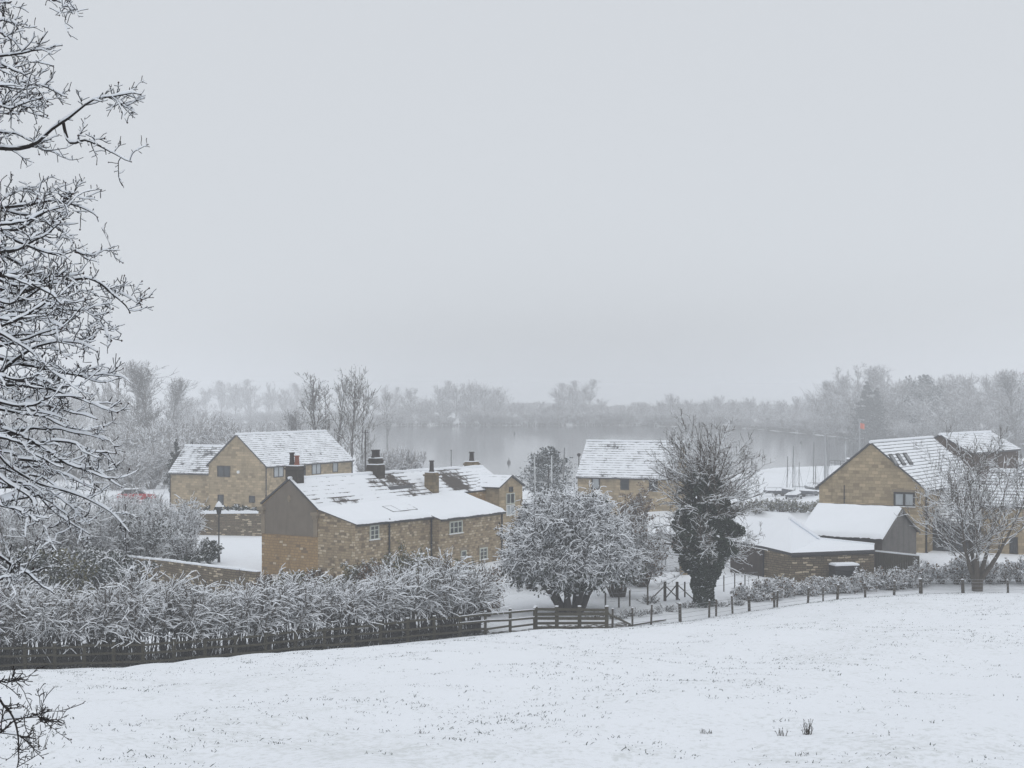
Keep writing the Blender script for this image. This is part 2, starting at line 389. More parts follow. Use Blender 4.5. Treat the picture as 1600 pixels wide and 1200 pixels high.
def lake():
    mb = MB(); P = LP
    c = P.mean(0)
    ex = []
    for p in P:                                       # the sheet runs a little under the bank all round
        d = unit(p - c); ex.append(p + d * 6)
    mb.poly([(p[0], p[1], 0.0) for p in ex[::-1]])
    m, t, b = newmat('lake_water'); g = NT(t); tc = g.n('ShaderNodeTexCoord')
    mp = g.n('ShaderNodeMapping'); mp.inputs['Scale'].default_value = (.10, .55, 1); g.l(tc.outputs['Object'], mp.inputs[0])
    n1 = g.noise(mp.outputs[0], 1, 3, .5)
    b.inputs['Base Color'].default_value = (.035, .042, .048, 1); b.inputs['Roughness'].default_value = .07; b.inputs['IOR'].default_value = 1.33
    b.inputs['Specular IOR Level'].default_value = .9
    g.bump(n1, .12, .12, b)
    o = mb.build('lake', m); o['kind'] = 'structure'; o['label'] = 'still grey lake water beyond the houses'
lake()

def haze():
    mb = MB(); mb.box((0, 1500, -2.4), (2300, 0, 0), (0, 1600, 0), 56)
    m = bpy.data.materials.new('haze'); m.use_nodes = True; t = m.node_tree; t.nodes.clear()
    o = t.nodes.new('ShaderNodeOutputMaterial'); v = t.nodes.new('ShaderNodeVolumePrincipled')
    v.inputs['Color'].default_value = (.955, .965, .98, 1); v.inputs['Density'].default_value = HAZE_DENSITY; v.inputs['Anisotropy'].default_value = 0.0
    t.links.new(v.outputs[0], o.inputs['Volume'])
    h = mb.build('haze', m); h['kind'] = 'stuff'; h['label'] = 'pale winter mist over the valley'
haze()
# ------------------------------------------------------------------ buildings
def slab(parent, pts, mat, edge, th=.12, name='roof', quilt=0):
    """a roof plane: pts low-left, low-right, high-right, high-left; lies 1.5 cm over the wall tops"""
    pts = [np.asarray(p, float) for p in pts]
    n = unit(np.cross(pts[1] - pts[0], pts[2] - pts[0])); n = n if n[2] > 0 else -n
    mb = MB(); mb.prism([p + n * .015 for p in pts], n * th, 1, 0, 1)
    o = mb.build(name, [mat, edge], parent)
    if quilt: blanket(o, pts, th + .02, quilt, seed=int(abs(pts[0][0]) * 10))
    return o
def blanket(parent, pts, base=.07, th=.16, name='roof_snow', seed=0, nu=44, nv=16, rim=.28):
    """the lying snow itself: a rounded, slightly uneven quilt over a roof plane, its rim ragged"""
    pts = [np.asarray(p, float) for p in pts]; g = np.random.default_rng(seed + 900)
    n = unit(np.cross(pts[1] - pts[0], pts[2] - pts[0])); n = n if n[2] > 0 else -n
    s, t = np.meshgrid(np.linspace(0, 1, nu + 1), np.linspace(0, 1, nv + 1), indexing='ij'); s, t = s[..., None], t[..., None]
    P = (pts[0] * (1 - s) + pts[1] * s) * (1 - t) + (pts[3] * (1 - s) + pts[2] * s) * t
    L = np.linalg.norm(pts[1] - pts[0]); H = max(np.linalg.norm(pts[3] - pts[0]), .3)
    e = np.minimum(np.minimum(s, 1 - s) * L, np.minimum(t * H, (1 - t) * H + .2)); k = np.clip(e / rim, 0, 1); k = np.sqrt(np.clip(1 - (1 - k) ** 2, 0, 1))
    ph = g.random(6) * 6.28; x, y = s * L, t * H
    wav = 1 + .16 * np.sin(x * 1.3 + ph[0]) * np.sin(y * 1.7 + ph[1]) + .10 * np.sin(x * 3.1 + y * 1.1 + ph[2]) + .06 * np.sin(x * 6.3 + ph[3]) * np.sin(y * 4.9 + ph[4])
    J = np.zeros_like(P); d = unit(pts[0] - pts[3]); j = .035 * np.sin(x[:, :1] * 2.2 + ph[5]) + .03 * g.normal(size=(nu + 1, 1, 1)); J[:, :1] = d * (j + .03)
    P = P + J + n * (base + th * k * wav)
    i, q = np.meshgrid(np.arange(nu), np.arange(nv), indexing='ij'); b = (i * (nv + 1) + q).ravel(); Q = np.stack([b, b + nv + 1, b + nv + 2, b + 1], -1)
    N = np.cross(P[1, 1] - P[0, 1], P[0, 2] - P[0, 1]); Q = Q if np.dot(N, n) > 0 else Q[:, ::-1]
    return arr_mesh(name, P.reshape(-1, 3), Q, np.zeros(len(Q)), [M['roof_thick']], parent, smooth=True)
def window(parent, C, t, n, w, h, cols=2, rows=2, frame=None, pane=None, sill=None, fw=.07, bar=.035, name='window', head=None):
    """C: centre on the wall; t: along the wall; n: outward. frame > pane, sill"""
    C = np.asarray(C, float); t = unit(np.append(np.asarray(t)[:2], 0)); n = unit(np.append(np.asarray(n)[:2], 0))
    frame = frame or M['frame_dark']; pane = pane or M['glass']
    P = lambda a, b, o: C + t * a + Z3 * b + n * o
    mb = MB()
    def strip(a0, a1, b0, b1, d=.07, o=.002):
        mb.prism([P(a0, b0, o), P(a1, b0, o), P(a1, b1, o), P(a0, b1, o)], n * d)
    strip(-w / 2, -w / 2 + fw, -h / 2, h / 2); strip(w / 2 - fw, w / 2, -h / 2, h / 2)
    strip(-w / 2 + fw, w / 2 - fw, h / 2 - fw, h / 2); strip(-w / 2 + fw, w / 2 - fw, -h / 2, -h / 2 + fw)
    for i in range(1, cols):
        x = -w / 2 + w * i / cols; strip(x - bar, x + bar, -h / 2 + fw, h / 2 - fw, .06)
    for i in range(1, rows):
        y = -h / 2 + h * i / rows
        for k in range(cols):
            x0 = -w / 2 + w * k / cols + (bar if k else fw); x1 = -w / 2 + w * (k + 1) / cols - (bar if k < cols - 1 else fw)
            strip(x0, x1, y - bar * .6, y + bar * .6, .05)
    f = mb.build(name, frame, parent)
    mb = MB(); mb.prism([P(-w / 2 + fw * .5, -h / 2 + fw * .5, .005), P(w / 2 - fw * .5, -h / 2 + fw * .5, .005), P(w / 2 - fw * .5, h / 2 - fw * .5, .005), P(-w / 2 + fw * .5, h / 2 - fw * .5, .005)], n * .012)
    mb.build('pane', pane, f)
    if sill:
        mb = MB(); mb.prism([P(-w / 2 - .14, h / 2 + .003, .003), P(w / 2 + .14, h / 2 + .003, .003), P(w / 2 + .14, h / 2 + .2, .003), P(-w / 2 - .14, h / 2 + .2, .003)], n * .05); mb.build('lintel', sill, f)
        mb = MB(); mb.prism([P(-w / 2 - .07, -h / 2 - .002, .004), P(w / 2 + .07, -h / 2 - .002, .004), P(w / 2 + .07, -h / 2 + .05, .004), P(-w / 2 - .07, -h / 2 + .05, .004)], n * .11); mb.build('sill_snow', M['snow'], f)
        mb = MB(); mb.prism([P(-w / 2 - .08, -h / 2 - .13, .003), P(w / 2 + .08, -h / 2 - .13, .003), P(w / 2 + .08, -h / 2 - .003, .003), P(-w / 2 - .08, -h / 2 - .003, .003)], n * .12, 0)
        mb.build('sill', sill, f)
    return f
def px_window(parent, px, py, wpx, hpx, P, n, t, **k):
    n3 = np.append(n, 0); C = hit(px, py, P, n3); s = C[1] / F
    c = abs(np.dot(unit(np.array([1, 0])), t))
    # width: columns covered along the wall direction
    dx = abs(t[0] - (C[0] / C[1]) * t[1])
    return window(parent, C, t, n, wpx * s / max(dx, .15), hpx * s, **k)
def pipe(parent, P, z0, z1, n, r=.05, name='downpipe', mat=None):
    mb = MB(); q = np.array([P[0] + n[0] * .09, P[1] + n[1] * .09])
    mb.tube([v3(q, z0), v3(q, z1)], r, 8)
    for z in np.arange(z0 + .6, z1, 1.6): mb.box(v3(q, z), (r * 1.5, 0, 0), (0, r * 1.5, 0), .06)
    mb.build(name, mat or M['black'], parent)
def gutter(parent, a, b, n, mat=None, r=.06):
    a = np.asarray(a, float); b = np.asarray(b, float); n3 = np.append(n, 0)
    mb = MB(); prof = [(-r, r), (-r * .8, -r * .4), (0, -r), (r * .8, -r * .4), (r, r)]
    q = [a + n3 * (.06 + x) + Z3 * y for x, y in prof]
    mb.prism(q, b - a); return mb.build('gutter', mat or M['black'], parent)
def gable_house(root, A, u, w, L, W, ze, zr, zb, wall, roof, ov_e=.22, ov_v=.12, th=.13, ze2=None, ridge_mat=None):
    """A: corner; u along the ridge, w across. Returns the corner points."""
    B = A + w * W; C = B + u * L; D = A + u * L; R0 = A + w * W / 2; R1 = R0 + u * L
    ze2 = ze if ze2 is None else ze2
    mb = MB()
    mb.poly([v3(A, zb), v3(A, ze), v3(R0, zr), v3(B, ze2), v3(B, zb)]); mb.poly([v3(D, zb), v3(C, zb), v3(C, ze2), v3(R1, zr), v3(D, ze)])
    mb.poly([v3(A, zb), v3(D, zb), v3(D, ze), v3(A, ze)]); mb.poly([v3(B, zb), v3(B, ze2), v3(C, ze2), v3(C, zb)])
    mb.build('wall', wall, root)
    def side(Ea, Eb, out, z, nm):
        s = (zr - z) / (W / 2)
        lo0 = v3(Ea - u * ov_v + out * ov_e, z - s * ov_e); lo1 = v3(Eb + u * ov_v + out * ov_e, z - s * ov_e)
        slab(root, [lo0, lo1, v3(R1 + u * ov_v, zr), v3(R0 - u * ov_v, zr)], roof, M['slate'], th, 'roof')
        gutter(root, v3(Ea + out * (ov_e - .02), z - s * ov_e + .02), v3(Eb + out * (ov_e - .02), z - s * ov_e + .02), out)
    side(A, D, -w, ze, 'front'); side(B, C, w, ze2, 'back')
    mb = MB(); mb.tube([v3(R0 - u * (ov_v + .03), zr + th * 1.25), v3(R1 + u * (ov_v + .03), zr + th * 1.25)], .13, 7); mb.build('ridge_tiles', ridge_mat or M['snow'], root)
    return dict(A=A, B=B, C=C, D=D, R0=R0, R1=R1)

# --- the barn conversion beyond the farmhouse
def barn_house():
    u = vpdir(1900); w = np.array([-u[1], u[0]])
    A3 = at(414, 728, 160); A = A3[:2]; ze = A3[2]
    W = tsol(A, w, 326); L = tsol(A, u, 550); R0 = A + w * W / 2; zr = zat(R0, 680.6); zb = 3.0
    r = thing('barn_house', 'buff stone barn house with square gable window and long snowy slate roof', 'house', v3(A, zb))
    g = gable_house(r, A, u, w, L, W, ze, zr, zb, M['ashlar'], M['roof_barn'])
    n_g = -u; n_s = -w
    px_window(r, 349.8, 736.6, 20, 17, A, n_g, w, cols=2, rows=1, sill=None, fw=.09)
    px_window(r, 394, 780, 9, 11, A, n_g, w, cols=1, rows=1)
    px_window(r, 345, 781, 9, 16, A, n_g, w, cols=1, rows=1)
    px_window(r, 435, 736.5, 15, 18, A, n_s, u, cols=2, rows=1, pane=M['blind'])
    px_window(r, 494, 732.5, 14, 17, A, n_s, u, cols=2, rows=1, pane=M['blind'])
    px_window(r, 523.5, 730, 8, 15, A, n_s, u, cols=1, rows=1, pane=M['blind'])
    px_window(r, 473, 741, 8, 26, A, n_s, u, cols=1, rows=1, name='door')
    c = hit(373, 737.5, A, np.append(n_g, 0)); mb = MB(); mb.tube([c, c - np.append(u, 0) * .16], .17, 10); mb.build('wall_lamp', M['white'], r)
    pipe(r, A + u * .1, zb, ze, n_s); pipe(r, A + u * (tsol(A, u, 474.5)), zb, ze, n_s); pipe(r, g['D'] - u * .1, zb, ze, n_s)
    # the lower wing running off behind the gable
    A2 = g['B'] + u * .5; t = tsol(A2, w, 266); Wd = 5.6; e = zat(A2 + w * t, 737.5)
    R = A2 + u * Wd / 2; zr2 = zat(R + w * t, 698)
    gable_house(r, A2 + u * 0, w, u, t, Wd, e, zr2, zb, M['ashlar'], M['roof_wing'], ov_v=.1)
    pipe(r, A2 + w * (t - .05), zb, e, -u)
barn_house()

# --- the old farmhouse
def farmhouse():
    u = vpdir(2300); v = np.array([u[1], -u[0]])          # u: along the ridge, away; v: towards the garden front
    P3 = at(497, 797, 105); P = P3[:2]; zb = 2.7; ze = P3[2]
    W = tsol(P, -v, 409); B = P - v * W; R0 = P - v * W / 2; zr0 = zat(R0, 750)
    L = tsol(R0, u, 755); R1 = R0 + u * L; zr1 = zat(R1, 731)
    zeb = zat(B, 788)
    T = tsol(P, u, 740); E1 = P + u * T; ze1 = zat(E1, 769)
    zE = lambda t: ze + (ze1 - ze) * t / T
    r = thing('stone_farmhouse', 'old stone farmhouse with grey rendered gable, four chimneys and patchy snow roof', 'house', v3(P, zb))
    BL = B + u * L; PL = P + u * L
    mb = MB(); mb.poly([v3(P, zb), v3(P, ze), v3(R0, zr0), v3(B, zeb), v3(B, zb)])
    mb.poly([v3(B, zb), v3(B, zeb), v3(BL, zeb), v3(BL, zb)]); mb.poly([v3(PL, zb), v3(BL, zb), v3(BL, zeb), v3(R1, zr1), v3(PL, ze1)])
    mb.poly([v3(P, zb), v3(PL, zb), v3(PL, ze1), v3(P, ze)])
    mb.build('wall', M['rubble_warm'], r)
    n3 = np.append(-u, 0)
    # rendered upper gable, with verge strip
    zs = zat(P, 839); zs2 = zat(B, 833); e = .25
    mb = MB(); mb.prism([v3(P - v * .03, zs), v3(P - v * .03, ze - .12), v3(R0, zr0 - .05), v3(B + v * .03, zeb - .12), v3(B + v * .03, zs2)], n3 * .04); mb.build('render_panel', M['render'], r)
    for (K, z, sg) in ((P, ze, 1), (B, zeb, -1)):
        mb = MB(); c = v3(K - u * .1 - v * sg * .12, z - .38)
        mb.box(c, np.append(v * .30, 0), np.append(u * .22, 0), .22); mb.box(c - Z3 * .25, np.append(v * .2, 0), np.append(u * .16, 0), .25); mb.build('kneeler', M['dress'], r)
        mb = MB(); mb.box(v3(K - v * sg * .18 - u * .06, zs if sg > 0 else zs2), np.append(v * .16, 0), np.append(u * .03, 0), (z - .65) - (zs if sg > 0 else zs2)); mb.build('corner_strip', M['dress'], r)
    c = hit(452.6, 779, v3(P, 0), n3); mb = MB()
    ring = [c + np.append(v, 0) * .14 * math.cos(a) + Z3 * .24 * math.sin(a) + n3 * .041 for a in np.arange(14) * 2 * math.pi / 14]
    mb.prism(ring, n3 * .05); ring2 = [c + (p - c) * .62 + n3 * .05 for p in ring]; mb.prism(ring2, n3 * .03); mb.build('oval_plaque', M['dress'], r)
    # patches of bare roof
    pu = lambda px, py: hit(px, py, v3(P, ze), np.cross(np.append(u, (ze1 - ze) / T), v3(R0, zr0) - v3(P, ze)))
    pats = [(pu(602, 753), 2.0, .22), (pu(624, 747), 1.8, .24), (pu(660, 774), 2.2, .20), (pu(640, 776), 1.8, .14), (pu(708, 748), 3.0, .18), (pu(716, 762), 2.0, .15),
            (pu(694, 744), 2.0, .10), (pu(546, 781), 1.5, .2), (pu(526, 784), 1.1, .22), (pu(493, 783), .7, .16), (pu(735, 747), 2.0, .13), (pu(583, 757), 1.0, .2)]
    mroof = roof_mat('patchy_snow_stone_slates', (.075, .062, .052), .42, .300, .20, pats, .55, flake=1.6)
    for k in range(1):
        slab(r, [v3(P - u * .12, ze), v3(E1, ze1), v3(R1, zr1), v3(R0 - u * .12, zr0)], mroof, M['slate'], .12)
        slab(r, [v3(B - u * .12, zeb), v3(BL, zeb), v3(R1, zr1), v3(R0 - u * .12, zr0)], mroof, M['slate'], .12)
        t2 = E1 + u * (L - T)
        slab(r, [v3(E1 + u * .004, ze1), v3(PL, ze1), v3(R1, zr1 - .0), v3(R1 - u * .01, zr1)], mroof, M['slate'], .12)
    mb = MB(); k = 24
    mb.tube([v3(R0 + u * L * i / k - u * .1, zr0 + (zr1 - zr0) * i / k + .13 + .02 * math.sin(i * 2.3)) for i in range(k + 1)], [.12 + .025 * math.sin(i * 1.7) for i in range(k + 1)], 7); mb.build('ridge_tiles', M['snow'], r)
    # the catslide along the front
    Qw = tsol(P, v, 555); Q0 = P + v * Qw; zq = zat(Q0, 819.5); tq = tsol(Q0, u, 674); Q1 = Q0 + u * tq; zq1 = zat(Q1, 807.5)
    s2 = tsol(Q1, v, 686); S0 = Q1 + v * s2; zs0 = zat(S0, 811.5); ts = tsol(S0, u, 786); S1 = S0 + u * ts; zs1 = zat(S1, 799.5)
    Em = P + u * tq; zEm = zE(tq); Er = P + u * (tq + ts); zEr = zE(min(tq + ts, T + 2))
    mb = MB()
    mb.poly([v3(P, zb), v3(Q0, zb), v3(Q0, zq), v3(P, ze - .03)]); mb.poly([v3(Q0, zb), v3(Q1, zb), v3(Q1, zq1), v3(Q0, zq)])
    mb.poly([v3(Q1, zb), v3(S0, zb), v3(S0, zs0), v3(Q1, zq1)]); mb.poly([v3(S0, zb), v3(S1, zb), v3(S1, zs1), v3(S0, zs0)])
    mb.poly([v3(S1, zb), v3(Er, zb), v3(Er, zEr), v3(S1, zs1)])
    mb.build('catslide_wall', M['rubble'], r)
    sl = M['roof_thick']
    o = .18
    slab(r, [v3(Q0 + v * o - u * .1, zq - .06), v3(Q1 + v * o, zq1 - .06), v3(Em, zEm), v3(P - u * .1, ze)], M['slate'], M['slate'], .06, 'catslide_roof', .15)
    slab(r, [v3(S0 + v * o - u * .1, zs0 - .06), v3(S1 + v * o + u * .15, zs1 - .06), v3(Er + u * .15, zEr + .002), v3(Em - u * .1, zEm + .002)], M['slate'], M['slate'], .06, 'catslide_roof', .16)
    gutter(r, v3(Q0 + v * (o - .03), zq - .09), v3(Q1 + v * (o - .03), zq1 - .09), v); gutter(r, v3(S0 + v * (o - .03), zs0 - .09), v3(S1 + v * (o - .03), zs1 - .09), v)
    fr, gl, sil = M['frame_pale'], M['glass'], M['dress']
    px_window(r, 584.5, 832, 14, 23, v3(Q0, 0), v, u, cols=2, rows=3, frame=fr, pane=gl, sill=sil, fw=.09)
    px_window(r, 711.8, 824, 20, 20, v3(S0, 0), v, u, cols=3, rows=2, frame=fr, pane=gl, sill=sil, fw=.09)
    px_window(r, 755, 865, 12, 19, v3(S0, 0), v, u, cols=2, rows=3, frame=fr, pane=gl, sill=sil, fw=.09)
    px_window(r, 724, 865, 8, 10, v3(S0, 0), v, u, cols=1, rows=1, frame=fr, pane=gl, sill=sil, fw=.07)
    pipe(r, Q0 + u * tsol(Q0, u, 607), zb, zq + .15, v, .06); pipe(r, Q1 - u * .12, zb, zq1, v); pipe(r, S0 + u * tsol(S0, u, 783), zb, zs1, v, .06)
    # roof light bars under the snow
    nrm = np.cross(v3(Q1, zq1) - v3(Q0, zq), v3(P, ze) - v3(Q0, zq)); nrm = unit(nrm) * (1 if nrm[2] > 0 else -1)
    hp = [hit(px, py, v3(Q0, zq) + nrm * .24, nrm) for px, py in ((597, 792.3), (638, 789), (652, 796.5), (614.5, 800.5))]
    mb = MB()
    for i in range(4): mb.bar(hp[i] + nrm * .03, hp[(i + 1) % 4] + nrm * .03, .05, .06)
    for f in (.33, .67): mb.bar(hp[0] * (1 - f) + hp[1] * f + nrm * .04, hp[3] * (1 - f) + hp[2] * f + nrm * .03, .035, .05)
    rl = mb.build('roof_light', M['frame_dark'], r)
    mb = MB(); mb.prism([p + nrm * .004 for p in hp], nrm * .05); mb.build('pane_snow', M['snow'], rl)
    # chimneys
    def chimney(c, z0, z1, a, b, mat, pots, corb=.06, shoulder=None):
        mb = MB(); A_, B_ = np.append(u * a, 0), np.append(v * b, 0)
        mb.box(v3(c, z0), A_, B_, z1 - z0 - .25)
        k = (1 + corb / max(a, b) * 1.4); mb.box(v3(c, z1 - .245), A_ * k, B_ * k, .12)
        mb.box(v3(c, z1 - .12), A_ * .96, B_ * .96, .12)
        if shoulder:
            for q in shoulder: mb.box(v3(c, q[0]), A_ * q[1], B_ * q[1], q[2])
        ch = mb.build('chimney', mat, r)
        mb = MB(); mb.box(v3(c, z1 + .003), A_ * .97, B_ * .97, .07); mb.build('cap_snow', M['snow'], ch)
        for (du, dv, h, rad, pm) in pots:
            q = c + u * du + v * dv; mb = MB()
            mb.tube([v3(q, z1 + .05), v3(q, z1 + .12 + h * .15), v3(q, z1 + .12 + h * .85), v3(q, z1 + h), v3(q, z1 + h + .08)], [rad * 1.25, rad, rad * .86, rad * 1.2, rad * 1.15], 10)
            mb.build('chimney_pot', pm, ch)
    c = R0 + u * .55; chimney(c, zr0 - .7, zat(c, 728), .38, .52, M['stack'], [(0, -.25, .85, .17, M['soot']), (0, .2, .65, .17, M['terracotta'])])
    t = tsol(R0, u, 587); c = R0 + u * t; zt = zat(c, 716)
    chimney(c, zat(c, 752) - .9, zat(c, 726), .50, .50, M['stack'], [], corb=.0)
    chimney(c, zat(c, 726) - .05, zt, .38, .40, M['stack'], [(-.2, 0, .55, .19, M['soot']), (.2, 0, .55, .19, M['soot'])], corb=.03)
    t = tsol(R0 + v * 2.0, u, 674.5); c = R0 + u * t + v * 2.0; chimney(c, zat(c, 779) - .6, zat(c, 738.5), .40, .40, M['stack_pale'], [(0, 0, .85, .17, M['soot'])])
    t = tsol(R0 - v * 1.3, u, 737); c = R0 - v * 1.3 + u * t; chimney(c, zr1 - 2.0, zat(c, 721.5), .5, .42, M['stack_pale'], [(0, 0, .75, .2, M['soot'])])
    # cross wing with its own small gable
    g0 = R1 - u * 1.8; tt = tsol(g0, v, 798.5); G = g0 + v * tt
    hw = 1.75; a_ = G - u * hw; b_ = G + u * hw
    za = zat(a_, 762); zbk = za; zg = zat(G, 744.5)
    r0 = g0 - v * .2
    mb = MB()
    mb.poly([v3(a_, zb), v3(b_, zb), v3(b_, za), v3(G, zg), v3(a_, za)])
    for s, e in ((a_, -1), (b_, 1)):
        q = r0 + u * hw * e; mb.poly([v3(s, zb), v3(s, za), v3(q, za), v3(q, zb)])
    mb.build('cross_wing_wall', M['ashlar'], r)
    sl_ = (zg - za) / hw
    for e in (-1, 1):
        lo = u * (hw + .18) * e; zl = za - sl_ * .18
        slab(r, [v3(r0 + lo, zl), v3(G + v * .15 + lo, zl), v3(G + v * .15, zg), v3(r0, zg)], roof_mat('cross_wing_roof%d' % e, (.06, .05, .045), .5, .33, .12, (), .4), M['slate'], .12, 'cross_wing_roof')
    px_window(r, 798, 764.5, 6, 8, v3(G, 0), v, u, cols=1, rows=1, fw=.05)
    px_window(r, 797, 779, 13, 17, v3(G, 0), v, u, cols=2, rows=1, frame=M['frame_pale'], pane=M['glass'])
    px_window(r, 797, 797, 13, 17, v3(G, 0), v, u, cols=2, rows=1, frame=M['white'], pane=M['blind'], name='garden_door')
    return dict(u=u, v=v, S1=S1)
FH = farmhouse()

# --- the house by the water, with porch
def lakeside_house():
    w = unit([.40, .92]); u = np.array([-w[1], w[0]])
    P3 = at(1053, 746, 150); P = P3[:2]; zb = 2.6
    L = tsol(P, u, 902.5); hw = tsol(P, w, 1066.5); R0 = P + w * hw; zr = zat(R0, 693)
    r = thing('slate_roofed_house', 'buff stone house with black framed windows, oak porch and broad snowy roof before the lake', 'house', v3(P, zb))
    g = gable_house(r, P, u, w, L, hw * 2, P3[2], zr, zb, M['ashlar'], M['roof_barn'], ov_v=.1)
    n = -w
    for px, py, wd, h, pn in ((931, 753.8, 13, 22, M['blind']), (976.3, 754.8, 13.5, 21, M['glass']), (1021, 756.7, 13.5, 22, M['glass'])):
        px_window(r, px, py, wd, h, P, n, u, cols=1, rows=2 if pn is M['glass'] else 1, pane=pn, fw=.11)
    # oak porch
    c = hit(927, 770, v3(P - w * 1.5, 0), np.append(n, 0)); q = c[:2]; zt = zat(c, 767.5); hwid = .95; zl = zat(c, 783)
    mb = MB(); a, b = q + u * hwid, q - u * hwid
    for s in (a, b):
        mb.box(v3(s, zb), (.08, 0, 0), (0, .08, 0), zl - zb)
    mb.bar(v3(a, zl + .07), v3(b, zl + .07), .12, .14); mb.bar(v3(a + u * .2, zl), v3(q, zt), .14, .12); mb.bar(v3(b - u * .2, zl), v3(q, zt), .14, .12)
    mb.bar(v3(q, zl + .1), v3(q, zt), .1, .1); mb.bar(v3(q + u * .45, zl + .1), v3(q + u * .02, zl + .6), .08, .08); mb.bar(v3(q - u * .45, zl + .1), v3(q - u * .02, zl + .6), .08, .08)
    po = mb.build('porch', M['oak'], r)
    s = (zt - zl) / hwid
    for e in (1, -1):
        slab(po, [v3(q + u * e * (hwid + .25) - w * .2, zl - s * .25), v3(q + u * e * (hwid + .25) + w * 1.45, zl - s * .25), v3(q + w * 1.45, zt), v3(q - w * .2, zt)], M['snow'], M['oak'], .1, 'porch_roof')
lakeside_house()

# --- the big gabled house by the boat park
def gabled_house():
    u = vpdir(2250); w = np.array([-u[1], u[0]])
    A3 = at(1445, 765, 117); A = A3[:2]; ze = A3[2]; zb = 3.0
    W = tsol(A, w, 1280); R0 = A + w * W / 2; zr = zat(R0, 693.5); L = tsol(R0, u, 1456)
    r = thing('gabled_house', 'large buff stone house with broad blank gable, paired pale window and three rooflights', 'house', v3(A, zb))
    g = gable_house(r, A, u, w, L, W, ze, zr, zb, M['ashlar'], M['roof_line'], ov_v=.12, th=.12)
    px_window(r, 1413, 780.5, 33, 23, A, -u, w, cols=2, rows=1, pane=M['blind'], fw=.14, bar=.09, sill=M['dress'])
    c = hit(1319.7, 773, v3(A, 0), np.append(-u, 0)); pipe(r, c[:2], zat(c, 791), zat(c, 758), -u, .035)
    pipe(r, A + u * .12, zb, ze, -w, .07)
    s3 = v3(R0, zr) - v3(A, ze); n = np.cross(np.append(u, 0), s3); n = unit(n) * (1 if n[2] > 0 else -1)
    for i in range(3):
        o = i * 11.2; pts = [hit(px + o, py - i * 1.0, v3(A, ze) + n * .14, n) for px, py in ((1399, 728.5), (1404.5, 728), (1393, 710), (1387.5, 710.5))]
        mb = MB(); mb.prism(pts, n * .07); f = mb.build('rooflight', M['frame_dark'], r)
        c0 = sum(pts) / 4; mb = MB(); mb.prism([c0 + (p - c0) * .72 + n * .072 for p in pts], n * .012); mb.build('pane', M['glass'], f)
    # glazed link
    a0 = A + u * 2.2; lt = 3.6; zl = zat(a0, 752); b0 = a0 - w * lt
    mb = MB(); mb.prism([v3(a0, zb), v3(b0, zb), v3(b0 + u * 3.6, zb), v3(a0 + u * 3.6, zb)], (0, 0, 2.6)); lk = mb.build('glazed_link', M['glass'], r)
    mb = MB()
    for f in np.linspace(0, 1, 5):
        p = a0 + (b0 - a0) * f - u * .05; mb.box(v3(p, zb), (.05, 0, 0), (0, .05, 0), 2.6)
    mb.bar(v3(a0 - u * .05, zb + 2.65), v3(b0 - u * .05, zb + 2.65), .12, .12); mb.build('link_frame', M['frame_dark'], lk)
    slab(lk, [v3(a0 - u * .15, zb + 2.72), v3(b0 - u * .15, zb + 2.72), v3(b0 + u * 3.6, zl), v3(a0 + u * 3.6, zl)], M['roof_wing'], M['slate'], .1, 'link_roof')
    # low wing beyond the link
    A2 = b0 + u * .4; e2 = zat(A2, 788); Wd = 6.0; R2 = A2 + u * Wd / 2; zr2 = zat(R2, 737)
    gable_house(r, A2, -w, u, 14, Wd, e2, zr2, zb, M['ashlar'], M['roof_line'], ov_v=.1)
    px_window(r, 1584, 852, 13, 26, v3(A2, 0), -u, -w, cols=2, rows=2, fw=.09)
    px_window(r, 1526, 852, 12, 24, v3(A2, 0), -u, -w, cols=2, rows=2, fw=.09)
gabled_house()

# --- red brick house behind it
def brick_house():
    u = vpdir(2600); w = np.array([-u[1], u[0]])
    R = at(1469, 681, 146); W = 5.6; zr = R[2]; A = R[:2] - w * W / 2; ze = zr - 1.55
    r = thing('brick_house', 'dark red brick house with snowy roof rising behind the big gabled house', 'house', v3(A, 3))
    L = tsol(R[:2], u, 1548)
    gable_house(r, A, u, w, L, W, ze, zr, 2.6, M['brick'], M['roof_barn'])
    px_window(r, 1462, 697, 7, 8, v3(A, 0), -u, w, cols=1, rows=1)
brick_house()

